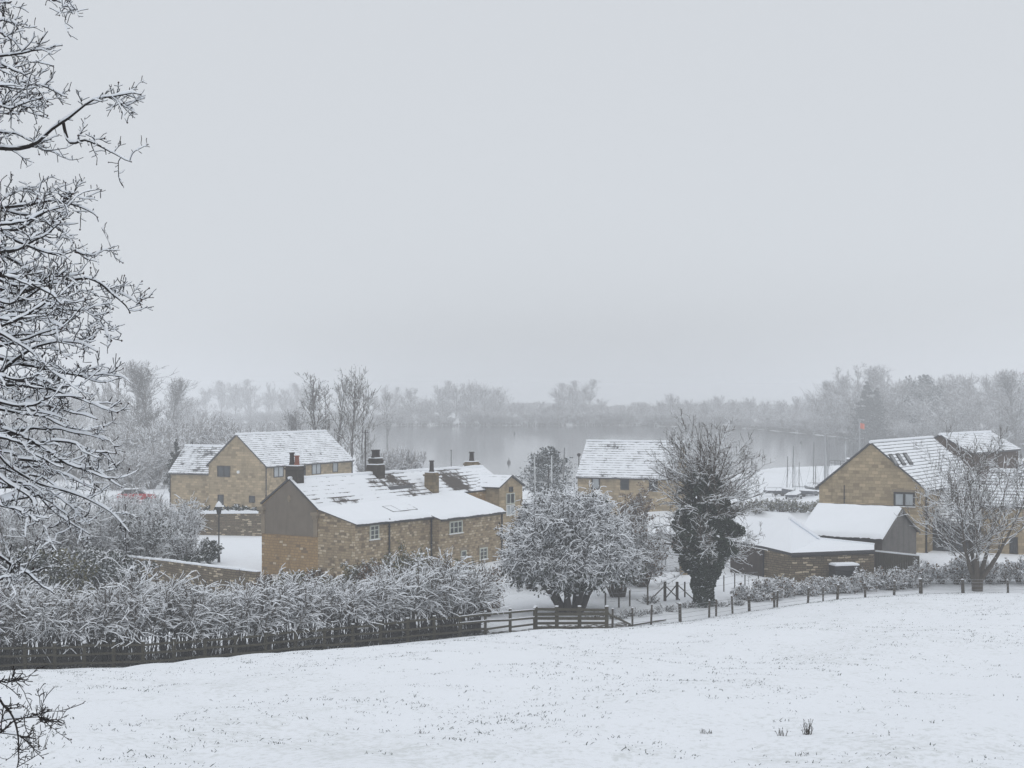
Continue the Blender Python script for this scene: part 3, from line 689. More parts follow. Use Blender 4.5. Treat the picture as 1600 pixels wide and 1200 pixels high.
# --- timber shed and low stone outbuilding
def timber_shed():
    w = vpdir(2478); u = np.array([-w[1], w[0]])
    A3 = at(1378, 840, 107); A = A3[:2]; zb = 3.0
    W = tsol(A, w, 1431); L = tsol(A, u, 1250); R0 = A + w * W / 2; zr = zat(R0, 796)
    r = thing('timber_shed', 'dark boarded timber shed with smooth unbroken snow roof under the big gable', 'shed', v3(A, zb))
    B = A + w * W; D = A + u * L; C = B + u * L; R1 = R0 + u * L; ze = A3[2]
    def boards(P, Q, z0, top, n, mb, m=0):              # overlapping horizontal boards
        z = z0
        while z < max(top(0), top(1), top(.5)) - .02:
            z2 = z + .17; n_ = 8
            # clip the board to the gable's outline
            fs = [f for f in np.linspace(0, 1, 41) if top(f) > z + .05]
            if len(fs) >= 2:
                a, b = P + (Q - P) * fs[0], P + (Q - P) * fs[-1]; zz = min(z2, max(top(f) for f in fs))
                mb.prism([v3(a, z), v3(b, z), v3(b, zz - .008), v3(a, zz - .008)], np.append(n, 0) * .03, m)
            z = z2
    mb = MB(); mb.poly([v3(A, zb), v3(A, ze), v3(R0, zr), v3(B, ze), v3(B, zb)]); mb.poly([v3(D, zb), v3(C, zb), v3(C, ze), v3(R1, zr), v3(D, ze)])
    mb.poly([v3(A, zb), v3(D, zb), v3(D, ze), v3(A, ze)]); mb.poly([v3(B, zb), v3(B, ze), v3(C, ze), v3(C, zb)]); mb.build('wall', M['timber'], r)
    mb = MB(); boards(A, B, zb, lambda f: ze + (zr - ze) * (1 - abs(2 * f - 1)), -u, mb); mb.build('gable_boards', M['timber_grey'], r)
    mb = MB(); boards(A, D, zb, lambda f: ze, -w, mb); mb.build('front_boards', M['timber'], r)
    s = (zr - ze) / (W / 2); o = .25
    for e, E0, E1 in ((-1, A, D), (1, B, C)):
        out = w * e
        slab(r, [v3(E0 + out * o - u * .2, ze - s * o), v3(E1 + out * o + u * .15, ze - s * o), v3(R1 + u * .15, zr), v3(R0 - u * .2, zr)], M['timber'], M['timber'], .07, 'roof', .17)
        mb = MB(); mb.bar(v3(E0 + out * (o + .02) - u * .24, ze - s * o - .02), v3(R0 - u * .24, zr - .02), .05, .16); mb.build('bargeboard', M['timber_grey'], r)
    gutter(r, v3(A - w * o, ze - s * o - .03), v3(D - w * o, ze - s * o - .03), -w)
timber_shed()

def outbuilding():
    zb = 2.8
    F0, F1, BR, V_, R1_, R0_, E_, E2 = (at(1236, 866.5, 99.5), at(1366, 861.5, 100.5), at(1366, 855, 105), at(1279, 846, 105), at(1234, 815, 103.5), at(1150, 811, 107), at(1194, 856.5, 101.5), at(1141, 847, 104.5))
    BL = at(1200, 843, 109.5)
    r = thing('stone_outbuilding', 'low rough stone outbuilding with dipping snow roof in front of the timber shed', 'outbuilding', (F0[0], F0[1], zb))
    dn = lambda p: np.array([p[0], p[1], zb])
    mb = MB()
    mb.poly([dn(F0), dn(F1), F1 - Z3 * .1, F0 - Z3 * .1]); mb.poly([dn(F1), dn(BR), BR - Z3 * .1, F1 - Z3 * .1]); mb.poly([dn(BR), dn(V_), V_ - Z3 * .1, BR - Z3 * .1])
    mb.build('wall', M['garden_stone'], r)
    mb = MB(); mb.poly([dn(E_), dn(F0), F0 - Z3 * .1, E_ - Z3 * .1]); mb.build('end_wall', M['garden_stone'], r)
    mb = MB(); mb.poly([dn(E2), dn(E_), E_ - Z3 * .1, E2 - Z3 * .1]); mb.build('boarded_front', M['timber'], r)
    mb = MB(); mb.poly([dn(E2), E2 - Z3 * .1, R0_ - Z3 * .1, dn(R0_)]); mb.build('side_wall', M['garden_stone'], r)
    mb = MB(); mb.poly([dn(V_), V_ - Z3 * .1, BL - Z3 * .1, dn(BL)]); mb.build('back_wall', M['garden_stone'], r)
    mb = MB()
    def sheet(pts, th=.17): mb.prism(pts, (0, 0, th), 1, 0, 1)
    sheet([F0 - Z3 * .06, F1 - Z3 * .06, V_]); sheet([F1 - Z3 * .06, BR, V_]); sheet([F0 - Z3 * .06, V_, R1_]); sheet([E_ - Z3 * .06, F0 - Z3 * .06, R1_]); sheet([E2 - Z3 * .06, E_ - Z3 * .06, R1_]); sheet([E2 - Z3 * .06, R1_, R0_]); sheet([R0_, R1_, V_]); sheet([R0_, V_, BL])
    mb.build('roof', [M['roof_thick'], M['slate']], r)
    mb = MB(); mb.bar(R1_ + Z3 * .24, V_ + Z3 * .24, .30, .16); mb.build('verge_coping', M['snow'], r)
    mb = MB(); mb.bar(V_ + Z3 * .22, BR + Z3 * .22, .25, .12); mb.build('back_coping', M['snow'], r)
    gutter(r, F0 + np.array([0, -.08, -.1]), F1 + np.array([0, -.08, -.1]), np.array([0, -1.]))
    pipe(r, (E_ + np.array([-.05, 0, 0]))[:2], zb, E_[2] - .1, np.array([-.3, -1.]))
outbuilding()

def boxes():
    # stack of dark lidded boxes with snow on top beside the outbuilding
    c = at(1319, 888, 99); s = 99 / F; zb = gz(c[0], c[1])
    r = thing('storage_crate', 'black slatted storage crate capped with snow beside the low outbuilding', 'crate', (c[0], c[1], zb))
    z1 = zat(c, 884); a = np.array([.82, .22, 0]); b = np.array([-.12, .45, 0])
    mb = MB(); h = z1 - zb
    for i in range(5): mb.box((c[0], c[1], zb + i * h / 5), a * (1 - .012 * (i % 2)), b, h / 5 - .03)
    mb.build('body', M['black'], r)
    mb = MB(); mb.box((c[0], c[1], z1 - .02), a * 1.04, b * 1.05, .06); mb.build('lid', M['black'], r)
    mb = MB(); mb.box((c[0], c[1], z1 + .045), a * 1.0, b * 1.0, .10); mb.box((c[0], c[1], z1 + .14), a * .9, b * .85, .05); mb.build('lid_snow', M['snow'], r)
    # boarded panel fence
    p, q = at(1368, 862, 103.5), at(1437, 869, 101.5)
    r = thing('board_fence', 'brown close boarded fence panel with a strip of snow along its top', 'fence', v3(p, 3))
    mb = MB(); n = int(np.linalg.norm(q - p) / .16)
    for i in range(n):
        a, b = p + (q - p) * i / n, p + (q - p) * (i + .9) / n; mb.prism([v3(a, 2.8), v3(b, 2.8), b, a], (-.02, -.03, 0))
    mb.build('boards', M['fence'], r)
    mb = MB(); mb.bar(p + Z3 * .05 + np.array([0, .03, 0]), q + Z3 * .05 + np.array([0, .03, 0]), .16, .09); mb.build('top_snow', M['snow'], r)
boxes()

# --- garden walls, lamp, hedge behind the wall
def garden():
    def wall(name, label, pts, zb, th, mat, capmat, cap=.09):
        r = thing(name, label, 'wall', (pts[0][0], pts[0][1], zb))
        mb = MB(); mc = MB()
        for p, q in zip(pts[:-1], pts[1:]):
            d = unit((q - p)[:2]); n = np.array([d[1], -d[0], 0]) * th / 2
            P = [np.array([*(p + n)[:2], zb]), np.array([*(q + n)[:2], zb]), np.array([*(q + n)[:2], q[2]]), np.array([*(p + n)[:2], p[2]])]
            mb.prism(P, -n * 2)
            L = np.linalg.norm(q - p); k = max(1, int(L / .35))
            for i in range(k):
                a, b = p + (q - p) * i / k, p + (q - p) * (i + 1) / k
                hh = cap * (1 + .9 * rng.random()); w_ = th * (1.02 + .18 * rng.random())
                mc.bar(a + Z3 * (hh / 2 + .003), b + Z3 * (hh / 2 + .003), w_, hh)
        mb.build('masonry', mat, r); mc.build('coping_snow', capmat, r); return r
    wall('garden_wall', 'tall dry stone garden wall with a thick cap of snow beyond the lamp post', [at(150, 806, 142), at(250, 803, 140), at(412, 802, 138)], 2.6, .5, M['garden_stone'], M['snow'], .16)
    wall('boundary_wall', 'low mossy stone boundary wall running slantwise past the lamp post', [at(182, 868, 108), at(260, 876, 103), at(330, 885, 98), at(404, 893.5, 95)], 2.6, .35, M['garden_stone'], M['snow'], .06)
    # lamp post
    b = gat(342, 116); zt = zat(b, 783)
    r = thing('lamp_post', 'slim black lamp post with snow capped lantern standing on the lawn', 'lamp post', b)
    mb = MB(); mb.tube([b, b + Z3 * .5, b + Z3 * .55, v3(b, zt - 1.0)], [.11, .10, .055, .045], 8); mb.bar(v3(b, zt - 1.15) - np.array([.3, 0, 0]), v3(b, zt - 1.15) + np.array([.3, 0, 0]), .04, .04); mb.build('post', M['black'], r)
    mb = MB(); mb.tube([v3(b, zt - 1.0), v3(b, zt - .95), v3(b, zt - .42)], [.08, .13, .22], 6); la = mb.build('lantern', M['glass'], r)
    mb = MB()
    for k in range(6):
        a = k * math.pi / 3; d = np.array([math.cos(a), math.sin(a), 0]); mb.bar(v3(b, zt - .97) + d * .13, v3(b, zt - .42) + d * .225, .035, .035)
    mb.build('cage', M['black'], la)
    mb = MB(); mb.tube([v3(b, zt - .42), v3(b, zt - .2), v3(b, zt - .05), v3(b, zt)], [.30, .2, .08, .03], 8); mb.build('cap', M['snow'], la)
garden()

# --- poles, boats, jetty, car, buoys
def pole(name, label, px, py0, py1, D, rad, mat, cat='pole', arms=()):
    b = gat(px, D); r = thing(name, label, cat, b); z1 = zat(b, py0)
    mb = MB(); mb.tube([b - Z3 * .3, v3(b, (b[2] + z1) / 2), v3(b, z1)], [rad, rad * .85, rad * .7], 8); mb.build('shaft', mat, r)
    for (z, l, kind) in arms:
        mb = MB()
        q = v3(b, zat(b, z))
        if kind == 'bar': mb.bar(q - np.array([l, 0, 0]), q + np.array([l, 0, 0]), .07, .07)
        else: mb.tube([q - Z3 * .18, q, q + Z3 * .12, q + Z3 * .2], [.08, .2, .2, .06], 8)
        mb.build('crossarm' if kind == 'bar' else 'lamp_head', mat, r)
    return r
pole('telegraph_pole', 'thin dark pole rising behind the farmhouse roof by the big stone chimney', 571, 672, 0, 150, .10, M['pole_dark'], arms=((676, .35, 'bar'),))
pole('iron_pole', 'short thin dark pole above the farmhouse ridge against the water', 705, 703, 0, 170, .06, M['pole_dark'], arms=((703.6, .1, 'bar'),))
pole('street_lamp', 'dark street lamp beside the slate roofed house', 904.5, 710, 0, 158, .07, M['pole_dark'], 'lamp post', arms=((711, .2, 'head'),))
pole('timber_pole', 'tall timber pole, pale with snow, standing behind the moored masts', 1289, 680, 0, 205, .16, M['alu'], arms=((712, .3, 'bar'),))

def flagpole():
    b = gat(1343, 235); r = thing('flagpole', 'white flagpole with slanting gaff and small orange red flag', 'flagpole', b)
    zt = zat(b, 655); mb = MB(); mb.tube([b, v3(b, zt)], [.15, .11], 8); mb.build('mast', M['alu'], r)
    s = 235 / F; mb = MB(); mb.tube([v3(b, zat(b, 690)), v3(b + np.array([-15 * s, 0, 0]), zat(b, 671))], [.07, .05], 6); mb.build('gaff', M['alu'], r)
    mb = MB(); K = 6; top = zat(b, 660.5); bot = zat(b, 669)
    for f in (0, 1):
        for i in range(K):
            x0, x1 = .12 + i * .11, .12 + (i + 1) * .11; y0, y1 = .09 * math.sin(i * 1.2), .09 * math.sin((i + 1) * 1.2); o = .01 * f
            P = [(b[0] + x0, b[1] + y0 + o, bot - x0 * .25), (b[0] + x1, b[1] + y1 + o, bot - x1 * .25), (b[0] + x1, b[1] + y1 + o, top - x1 * .25), (b[0] + x0, b[1] + y0 + o, top - x0 * .25)]
            mb.poly(P if f else P[::-1])
    mb.build('flag', M['flag'], r)
flagpole()

def make_dinghy():
    r = thing('sailing_dinghy', '', 'dinghy', (0, 0, 0), 'dinghies parked ashore')
    L, W, H = 4.3, 1.55, .55; st = np.linspace(-.5, .5, 11); rows = []
    for s in st:
        k = (1 - (max(0, s + .05) / .55) ** 2.2) if s > -.05 else 1 - .18 * ((-.05 - s) / .45); k = max(k, .02)
        hw = W / 2 * k; sh = H + .16 * (s + .5) ** 2
        rows.append([np.array([s * L, -hw, sh + .35]), np.array([s * L, -hw * .8, .35 + sh * .35]), np.array([s * L, 0, .35 + .1 * abs(s)]), np.array([s * L, hw * .8, .35 + sh * .35]), np.array([s * L, hw, sh + .35])])
    mb = MB()
    for a, b in zip(rows[:-1], rows[1:]):
        for i in range(4): mb.poly([a[i], a[i + 1], b[i + 1], b[i]])
    mb.poly(rows[0][::-1]); mb.build('hull', M['hull_dark'], r)
    mb = MB()                                                 # the cover, pitched over the boom and deep in snow
    for a, b in zip(rows[:-1], rows[1:]):
        ca = (a[0] + a[4]) / 2 + Z3 * (.34 * (1 - abs(a[0][0]) / L * 1.5)); cb = (b[0] + b[4]) / 2 + Z3 * (.34 * (1 - abs(b[0][0]) / L * 1.5))
        mb.poly([a[0] * 1.02, b[0] * 1.02, cb + Z3 * .06, ca + Z3 * .06]); mb.poly([ca + Z3 * .06, cb + Z3 * .06, b[4] * 1.02, a[4] * 1.02])
    a = rows[0]; mb.poly([a[0] * 1.02, (a[0] + a[4]) / 2 + Z3 * .16, a[4] * 1.02]); mb.build('snowy_cover', M['snow'], r)
    mb = MB(); mb.tube([(.7, 0, .9), (.72, 0, 4), (.66, 0, 7.0)], [.08, .07, .05], 6); mb.build('mast', M['mast'], r)
    mb = MB()
    for e in ((2.1, 0, 1.05), (.2, .72, .95), (.2, -.72, .95)): mb.tube([e, (.68, 0, 5.6)], .014, 3)
    mb.build('rigging', M['alu'], r)
    mb = MB(); mb.tube([(.68, 0, 1.45), (-1.9, 0, 1.40)], .05, 6); mb.build('boom', M['alu'], r)
    mb = MB(); mb.bar((-1.2, 0, .3), (2.6, 0, .3), .06, .08); mb.bar((-.3, -.8, .27), (-.3, .8, .27), .06, .06); tr = mb.build('launching_trolley', M['pole_dark'], r)
    for y in (-.85, .85):
        mb = MB(); mb.tube([(-.3, y - .07, .24), (-.3, y + .07, .24)], .24, 12); mb.build('wheel', M['rubber'], tr)
    return r
dg = make_dinghy()
spots = [(1221, 219, .3, 713, 'dinghy at the hedge end of the boat park, its dark mast leaning back'), (1247, 214, 2.5, 697, 'dinghy with the tallest dark mast of the boat park'), (1241, 208, 1.2, 712, 'dinghy lying nearest the hedge, thin pale mast'),
         (1258, 226, 2.9, 722, 'dinghy with short mast behind the tallest mast'), (1268, 218, .8, 727, 'dinghy close to the blank gable, stayed mast'), (1278, 222, 2.2, 691, 'dinghy half hidden by the blank gable'),
         (1284, 236, .1, 704, 'dinghy by the timber pole with white mast'), (1299, 245, 1.9, 694, 'dinghy behind the gable slope with slim mast'), (1302, 232, 2.6, 688, 'dinghy with tall slim mast just above the gable slope'),
         (1319, 240, 1.0, 692, 'dinghy with thick white mast by the jetty'), (1339, 245, 2.4, 692, 'dinghy whose mast stands next to the flagpole'), (1358, 250, .6, 673, 'dinghy whose mast rises over the house ridge'),
         (860, 152, 1.4, 712, 'dinghy in front of the pine with upright white mast'), (884, 154, 2.0, 700, 'dinghy beside the pine with slightly leaning mast'), (825, 160, .5, 714, 'dinghy with faint mast at the outer edge of the pine')]
for i, (px, D, a, py, lb) in enumerate(spots):
    p = gat(px, D); h = (zat(p, py) - p[2]); s = 1.18; o = dg if i == 0 else dup(dg, p, a)
    o.location = p; o.rotation_euler = (math.radians(1.5 * math.sin(i * 2.1)), math.radians(2.0 * math.cos(i * 1.7)), a); o.scale = (s, s, min(1.5, h / 7.0)); o['label'] = lb
    if 'white' in lb or 'pale' in lb or 'faint' in lb:
        for c in o.children:
            if c.name.startswith('mast'): c.material_slots[0].link = 'OBJECT'; c.material_slots[0].material = M['hull_white']
def jetty():
    a, b = gat(1296, 335), gat(1322, 330); r = thing('jetty', 'low timber jetty with handrail at the water edge', 'jetty', a)
    z = .55; mb = MB(); mb.prism([v3(a, z), v3(b, z), v3(b, z) + np.array([0, 1.6, 0]), v3(a, z) + np.array([0, 1.6, 0])], (0, 0, .12)); mb.build('deck', M['snow'], r)
    mb = MB(); mb.bar(v3(a, z + 1.1), v3(b, z + 1.1), .14, .14); mb.bar(v3(a, z + .6), v3(b, z + .6), .08, .08)
    for f in np.linspace(0, 1, 4): p = a + (b - a) * f; mb.bar(v3(p, -.6), v3(p, z + 1.1), .14, .14)
    mb.build('handrail', M['pole_dark'], r)
    p = gat(1325, 300); r = thing('mooring_post', 'stout dark mooring post with a cap of snow', 'post', p)
    mb = MB(); mb.tube([p, p + Z3 * 2.4], .32, 8); mb.build('post', M['pole_dark'], r); mb = MB(); mb.tube([p + Z3 * 2.4, p + Z3 * 2.6, p + Z3 * 2.72], [.42, .38, .1], 8); mb.build('cap_snow', M['snow'], r)
jetty()
def buoy(px, py, rad, label, mat):
    D = CZ * F / (py - HZ); p = at(px, py, D); p[2] = 0
    mb = MB(); mb.tube([p + Z3 * z for z in (-.3, 0, rad * .8, rad * 1.5, rad * 2.0)], [rad * .7, rad, rad * .95, rad * .5, rad * .15], 10)
    r = thing('buoy', label, 'buoy', p); mb.build('float', mat, r); mb = MB(); mb.tube([p + Z3 * rad * 1.9, p + Z3 * rad * 3], rad * .15, 5); mb.build('ring_post', mat, r)
buoy(795, 723.5, .42, 'dark buoy floating alone in the middle of the lake', M['pole_dark'])
buoy(708, 672.5, .7, 'pale buoy far out near the opposite shore', M['hull_white'])
buoy(804, 678, .45, 'tiny dark buoy on the far water below the snowy bank', M['pole_dark'])
buoy(1252, 692, .4, 'small dark buoy close by the tallest dinghy mast', M['pole_dark'])

def car(name, label, loc, rot, body, snow_roof=True):
    r = thing(name, label, 'car', (0, 0, 0)); hw = .86
    prof = [(-2.1, .35), (-2.15, .75), (-2.0, .95), (-1.2, 1.0), (1.1, .98), (1.9, .85), (2.1, .6), (2.1, .35)]
    mb = MB(); mb.prism([(x, -hw, z) for x, z in prof], (0, 2 * hw, 0)); mb.build('body', body, r)
    cab = [(-1.75, .99), (-1.35, 1.45), (.15, 1.48), (.95, .99)]
    mb = MB(); mb.prism([(x, -hw * .9, z) for x, z in cab], (0, 1.8 * hw, 0)); cb = mb.build('cabin_glass', M['glass'], r)
    mb = MB(); mb.prism([(-1.38, -hw * .88, 1.46), (.18, -hw * .88, 1.49), (.18, hw * .88, 1.49), (-1.38, hw * .88, 1.46)], (0, 0, .07)); mb.prism([(1.0, -hw * .9, 1.0), (1.85, -hw * .9, .88), (1.85, hw * .9, .88), (1.0, hw * .9, 1.0)], (0, 0, .05)); mb.build('roof_snow', M['snow'], r)
    for x in (-1.35, 1.3):
        for s in (-1, 1):
            mb = MB(); mb.tube([(x, s * (hw - .18), .32), (x, s * (hw + .02), .32)], .32, 14); wh = mb.build('wheel', M['rubber'], r)
            mb = MB(); mb.tube([(x, s * (hw + .021), .32), (x, s * (hw + .035), .32)], .19, 10); mb.build('rim', M['alu'], wh)
    for s in (-.6, .6):
        mb = MB(); mb.box((2.1, s, .62), (.03, 0, 0), (0, .16, 0), .12); mb.build('headlight', M['blind'], r)
    r.location = loc; r.rotation_euler = (0, 0, rot); WL[r.name] = np.array(loc)
car('parked_car', 'red car half hidden by frosted shrubs beyond the garden trees', gat(214, 172), .15, M['red'])
car('estate_car', 'dark car with snow on its roof in the yard behind the round bush', gat(992, 118), 2.9, M['pole_dark'])
def yard_gate():
    p, q = gat(1018, 110), gat(1062, 108); r = thing('mesh_gate', 'pale frosted mesh gate between the round bush and ivy covered tree', 'gate', p)
    zt = zat(p, 833); mb = MB()
    for f in (0, .5, 1): a = p + (q - p) * f; mb.bar(v3(a, 2.8), v3(a, zt), .08, .08)
    mb.bar(v3(p, zt), v3(q, zt), .07, .07); mb.bar(v3(p, 3.2), v3(q, 3.2), .06, .06); mb.build('gate_frame', M['alu'], r)
    mb = MB()
    for f in np.linspace(0.02, .98, 46): a = p + (q - p) * f; mb.bar(v3(a, 3.1), v3(a, zt), .018, .018)
    for z in np.linspace(3.2, zt, 22): mb.bar(v3(p, z), v3(q, z), .018, .018)
    mb.build('mesh_infill', M['alu'], r)
    p, q = gat(1062, 106), gat(1084, 105.5); r = thing('stub_wall', 'short buff stone wall behind the ivy covered trunk', 'wall', p)
    mb = MB(); mb.prism([v3(p, 2.7), v3(q, 2.7), v3(q, zat(q, 846)), v3(p, zat(p, 846))], (.1, .5, 0)); mb.build('masonry', M['rubble'], r)
    mb = MB(); mb.bar(v3(p, zat(p, 845)) + np.array([.05, .25, .03]), v3(q, zat(q, 845)) + np.array([.05, .25, .03]), .55, .1); mb.build('coping_snow', M['snow'], r)
yard_gate()
# ------------------------------------------------------------------ trees, hedges, grass
def norm(v): return v / np.maximum(np.linalg.norm(v, axis=-1, keepdims=True), 1e-9)
def limbs(S, D, L, r0, r1, K, wob, up, rg, droop=0.0, side=None):
    """N wandering branches of K segments: returns points (N,K+1,3) and radii (N,K+1)"""
    S = np.asarray(S, float); D = norm(np.asarray(D, float)); L = np.broadcast_to(np.asarray(L, float), (len(S),))
    P = [S]; d = D
    for k in range(K):
        d = norm(d + wob * rg.normal(size=d.shape) + Z3 * (up - droop * k / K) + (0 if side is None else side))
        P.append(P[-1] + d * (L / K)[:, None])
    t = np.linspace(0, 1, K + 1)
    return np.stack(P, 1), np.asarray(r0)[..., None] * (1 - t) + np.asarray(r1)[..., None] * t if np.ndim(r0) else np.tile(r0 * (1 - t) + r1 * t, (len(S), 1))
def sprout(P, R, n, t0, t1, a0, a1, rg, tpow=1.0, upbias=0.0):
    """n side shoots on each branch: start points, directions, local radii, position along the parent"""
    N, K1, _ = P.shape; t = t0 + (t1 - t0) * rg.random((N, n)) ** tpow
    f = t * (K1 - 1); i = np.minimum(f.astype(int), K1 - 2); f = f - i; ix = np.arange(N)[:, None]
    S = P[ix, i] * (1 - f[..., None]) + P[ix, i + 1] * f[..., None]; d = norm(P[ix, i + 1] - P[ix, i])
    q = rg.normal(size=d.shape); q = norm(q - (q * d).sum(-1, keepdims=True) * d)
    a = np.radians(a0 + (a1 - a0) * rg.random((N, n)))[..., None]
    D = norm(d * np.cos(a) + q * np.sin(a) + Z3 * upbias); rr = R[ix, i] * (1 - f) + R[ix, i + 1] * f
    return S.reshape(-1, 3), D.reshape(-1, 3), rr.ravel(), t.ravel()
def tubes(P, R, sides=4, snow=0., rg=None, cap=1.4, bark=0, snow_i=1, lump=.4):
    """tapering branches; on a share of the segments the upper half of the section is heaped with snow"""
    N, K1, _ = P.shape; T = np.empty_like(P); T[:, 1:-1] = P[:, 2:] - P[:, :-2]; T[:, 0] = P[:, 1] - P[:, 0]; T[:, -1] = P[:, -1] - P[:, -2]; T = norm(T)
    sd = np.cross(T, Z3); bad = np.linalg.norm(sd, axis=-1) < .05; sd[bad] = [1, 0, 0]; sd = norm(sd); up = np.cross(sd, T)
    flat = np.sqrt(np.clip(1 - T[..., 2] ** 2, 0, 1))
    if snow > 0:
        has = rg.random((N, 1)) < snow
        h = np.where(has, 1 + cap * flat * (1 - lump + 2 * lump * rg.random((N, K1))), 1.0)
        ws = np.where(has, 1 + .35 * cap * flat, 1.0) * R
        ring = [sd * ws[..., None], up * (R * h)[..., None], -sd * ws[..., None], -up * R[..., None]]
        V = np.stack([P + o for o in ring], 2); S = 4
        seg_snow = (has & (.5 * (flat[:, 1:] + flat[:, :-1]) > .35)) & (rg.random((N, K1 - 1)) < .93)
    else:
        S = sides; ang = np.arange(S) * 2 * np.pi / S + .4
        V = np.stack([P + R[..., None] * (sd * np.cos(a) + up * np.sin(a)) for a in ang], 2)
    base = (np.arange(N)[:, None] * K1 + np.arange(K1 - 1)[None, :])[..., None] * S
    j = np.arange(S); j2 = (j + 1) % S
    Q = np.stack([base + j, base + j2, base + S + j2, base + S + j], -1)
    Mi = np.full(Q.shape[:3], bark)
    if snow > 0: Mi[..., 0][seg_snow] = snow_i; Mi[..., 1][seg_snow] = snow_i
    return V.reshape(-1, 3), Q.reshape(-1, 4), Mi.ravel()
def leaves(C, size, rg, leaf=0, snow=0., snow_i=1, flat=.3, asp=.7):
    """small leaf quads in any attitude; a share of them lie flatter and carry snow"""
    N = len(C); n = norm(rg.normal(size=(N, 3)) + Z3 * flat); has = rg.random(N) < snow
    n[has] = norm(n[has] * .7 + Z3 * .9)
    a = norm(np.cross(n, rg.normal(size=(N, 3)))); b = np.cross(n, a); s = size * (.6 + .8 * rg.random((N, 1)))
    V = np.stack([C - a * s - b * s * asp * .3, C + b * s * -asp, C + a * s + b * s * asp * .2, C + b * s * asp], 1)
    lift = np.where(has, .0, 0.)[:, None, None]
    Q = np.arange(N * 4).reshape(N, 4); return (V + lift).reshape(-1, 3), Q, np.where(has, snow_i, leaf)
def merge(parts):
    V, Q, Mi, o = [], [], [], 0
    for v, q, m in parts: V.append(v); Q.append(q + o); Mi.append(m); o += len(v)
    return np.concatenate(V), np.concatenate(Q), np.concatenate(Mi)
def mesh(name, parts, mats, parent): return arr_mesh(name, *merge(parts), mats, parent)
def RG(s): return np.random.default_rng(s)

# ---- trees of the far shore and the woods: a few grown forms, copied
def far_tree(name, seed, H, W, form, snow, bark, twig_r=.055):
    rg = RG(seed); r = thing(name, '', 'tree', (0, 0, 0))
    nst = {'oak': 1, 'poplar': 1, 'multi': 6, 'bush': 9}[form]
    a = rg.random(nst) * 6.28; lean = {'oak': .05, 'poplar': .03, 'multi': .22, 'bush': .6}[form]
    D = np.stack([np.cos(a) * lean, np.sin(a) * lean, np.ones(nst)], 1); S = np.stack([np.cos(a) * .2, np.sin(a) * .2, np.zeros(nst) - .3], 1) * (1 if nst > 1 else 0.3)
    tp, tr = limbs(S, D, H * (.8 + .2 * rg.random(nst)), np.full(nst, H * .016 + .05), np.full(nst, .04), 8, .06, .1, rg)
    n1 = {'oak': 38, 'poplar': 44, 'multi': 13, 'bush': 9}[form]
    ang = {'oak': (40, 75), 'poplar': (18, 38), 'multi': (25, 55), 'bush': (25, 70)}[form]
    s, d, rr, t = sprout(tp, tr, n1, {'oak': .07, 'poplar': .12, 'multi': .15, 'bush': .06}[form], .97, *ang, rg, upbias=.1)
    env = np.sin(np.pi * np.clip(.25 + .72 * t, 0, 1)) ** .7 if form in ('oak', 'bush') else (.25 + .95 * np.sin(np.pi * np.clip(.12 + .78 * t, 0, 1)) if form == 'poplar' else 1.0 - .45 * t)
    l1 = W / 2 * {'oak': 1.15, 'poplar': 1.3, 'multi': .9, 'bush': .75}[form] * env * (.6 + .5 * rg.random(len(s)))
    p1, r1 = limbs(s, d, l1, np.minimum(rr * .6, .10), np.full(len(s), .03), 5, .16, .10, rg)
    s, d, rr, t = sprout(p1, r1, 9, .15, 1, 25, 65, rg, upbias=.15)
    l2 = np.repeat(l1, 9) * .45 * (.5 + .8 * rg.random(len(s)))
    p2, r2 = limbs(s, d, l2, np.full(len(s), twig_r), np.full(len(s), twig_r * .5), 3, .2, .08, rg)
    s, d, rr, t = sprout(p2, r2, 4, .2, 1, 25, 60, rg, upbias=.1)
    l3 = np.repeat(l2, 4) * .5 * (.5 + .8 * rg.random(len(s)))
    p3, r3 = limbs(s, d, l3, np.full(len(s), twig_r * .75), np.full(len(s), twig_r * .4), 2, .2, .05, rg)
    mesh('trunk', [tubes(tp, tr, 6)], [bark, M['snow']], r)
    mesh('crown', [tubes(p1, r1, 4, snow * .6, rg, 1.0), tubes(p2, r2, 3, snow, rg, 1.2), tubes(p3, r3, 3, snow, rg, 1.2)], [bark, M['snow']], r)
    return r
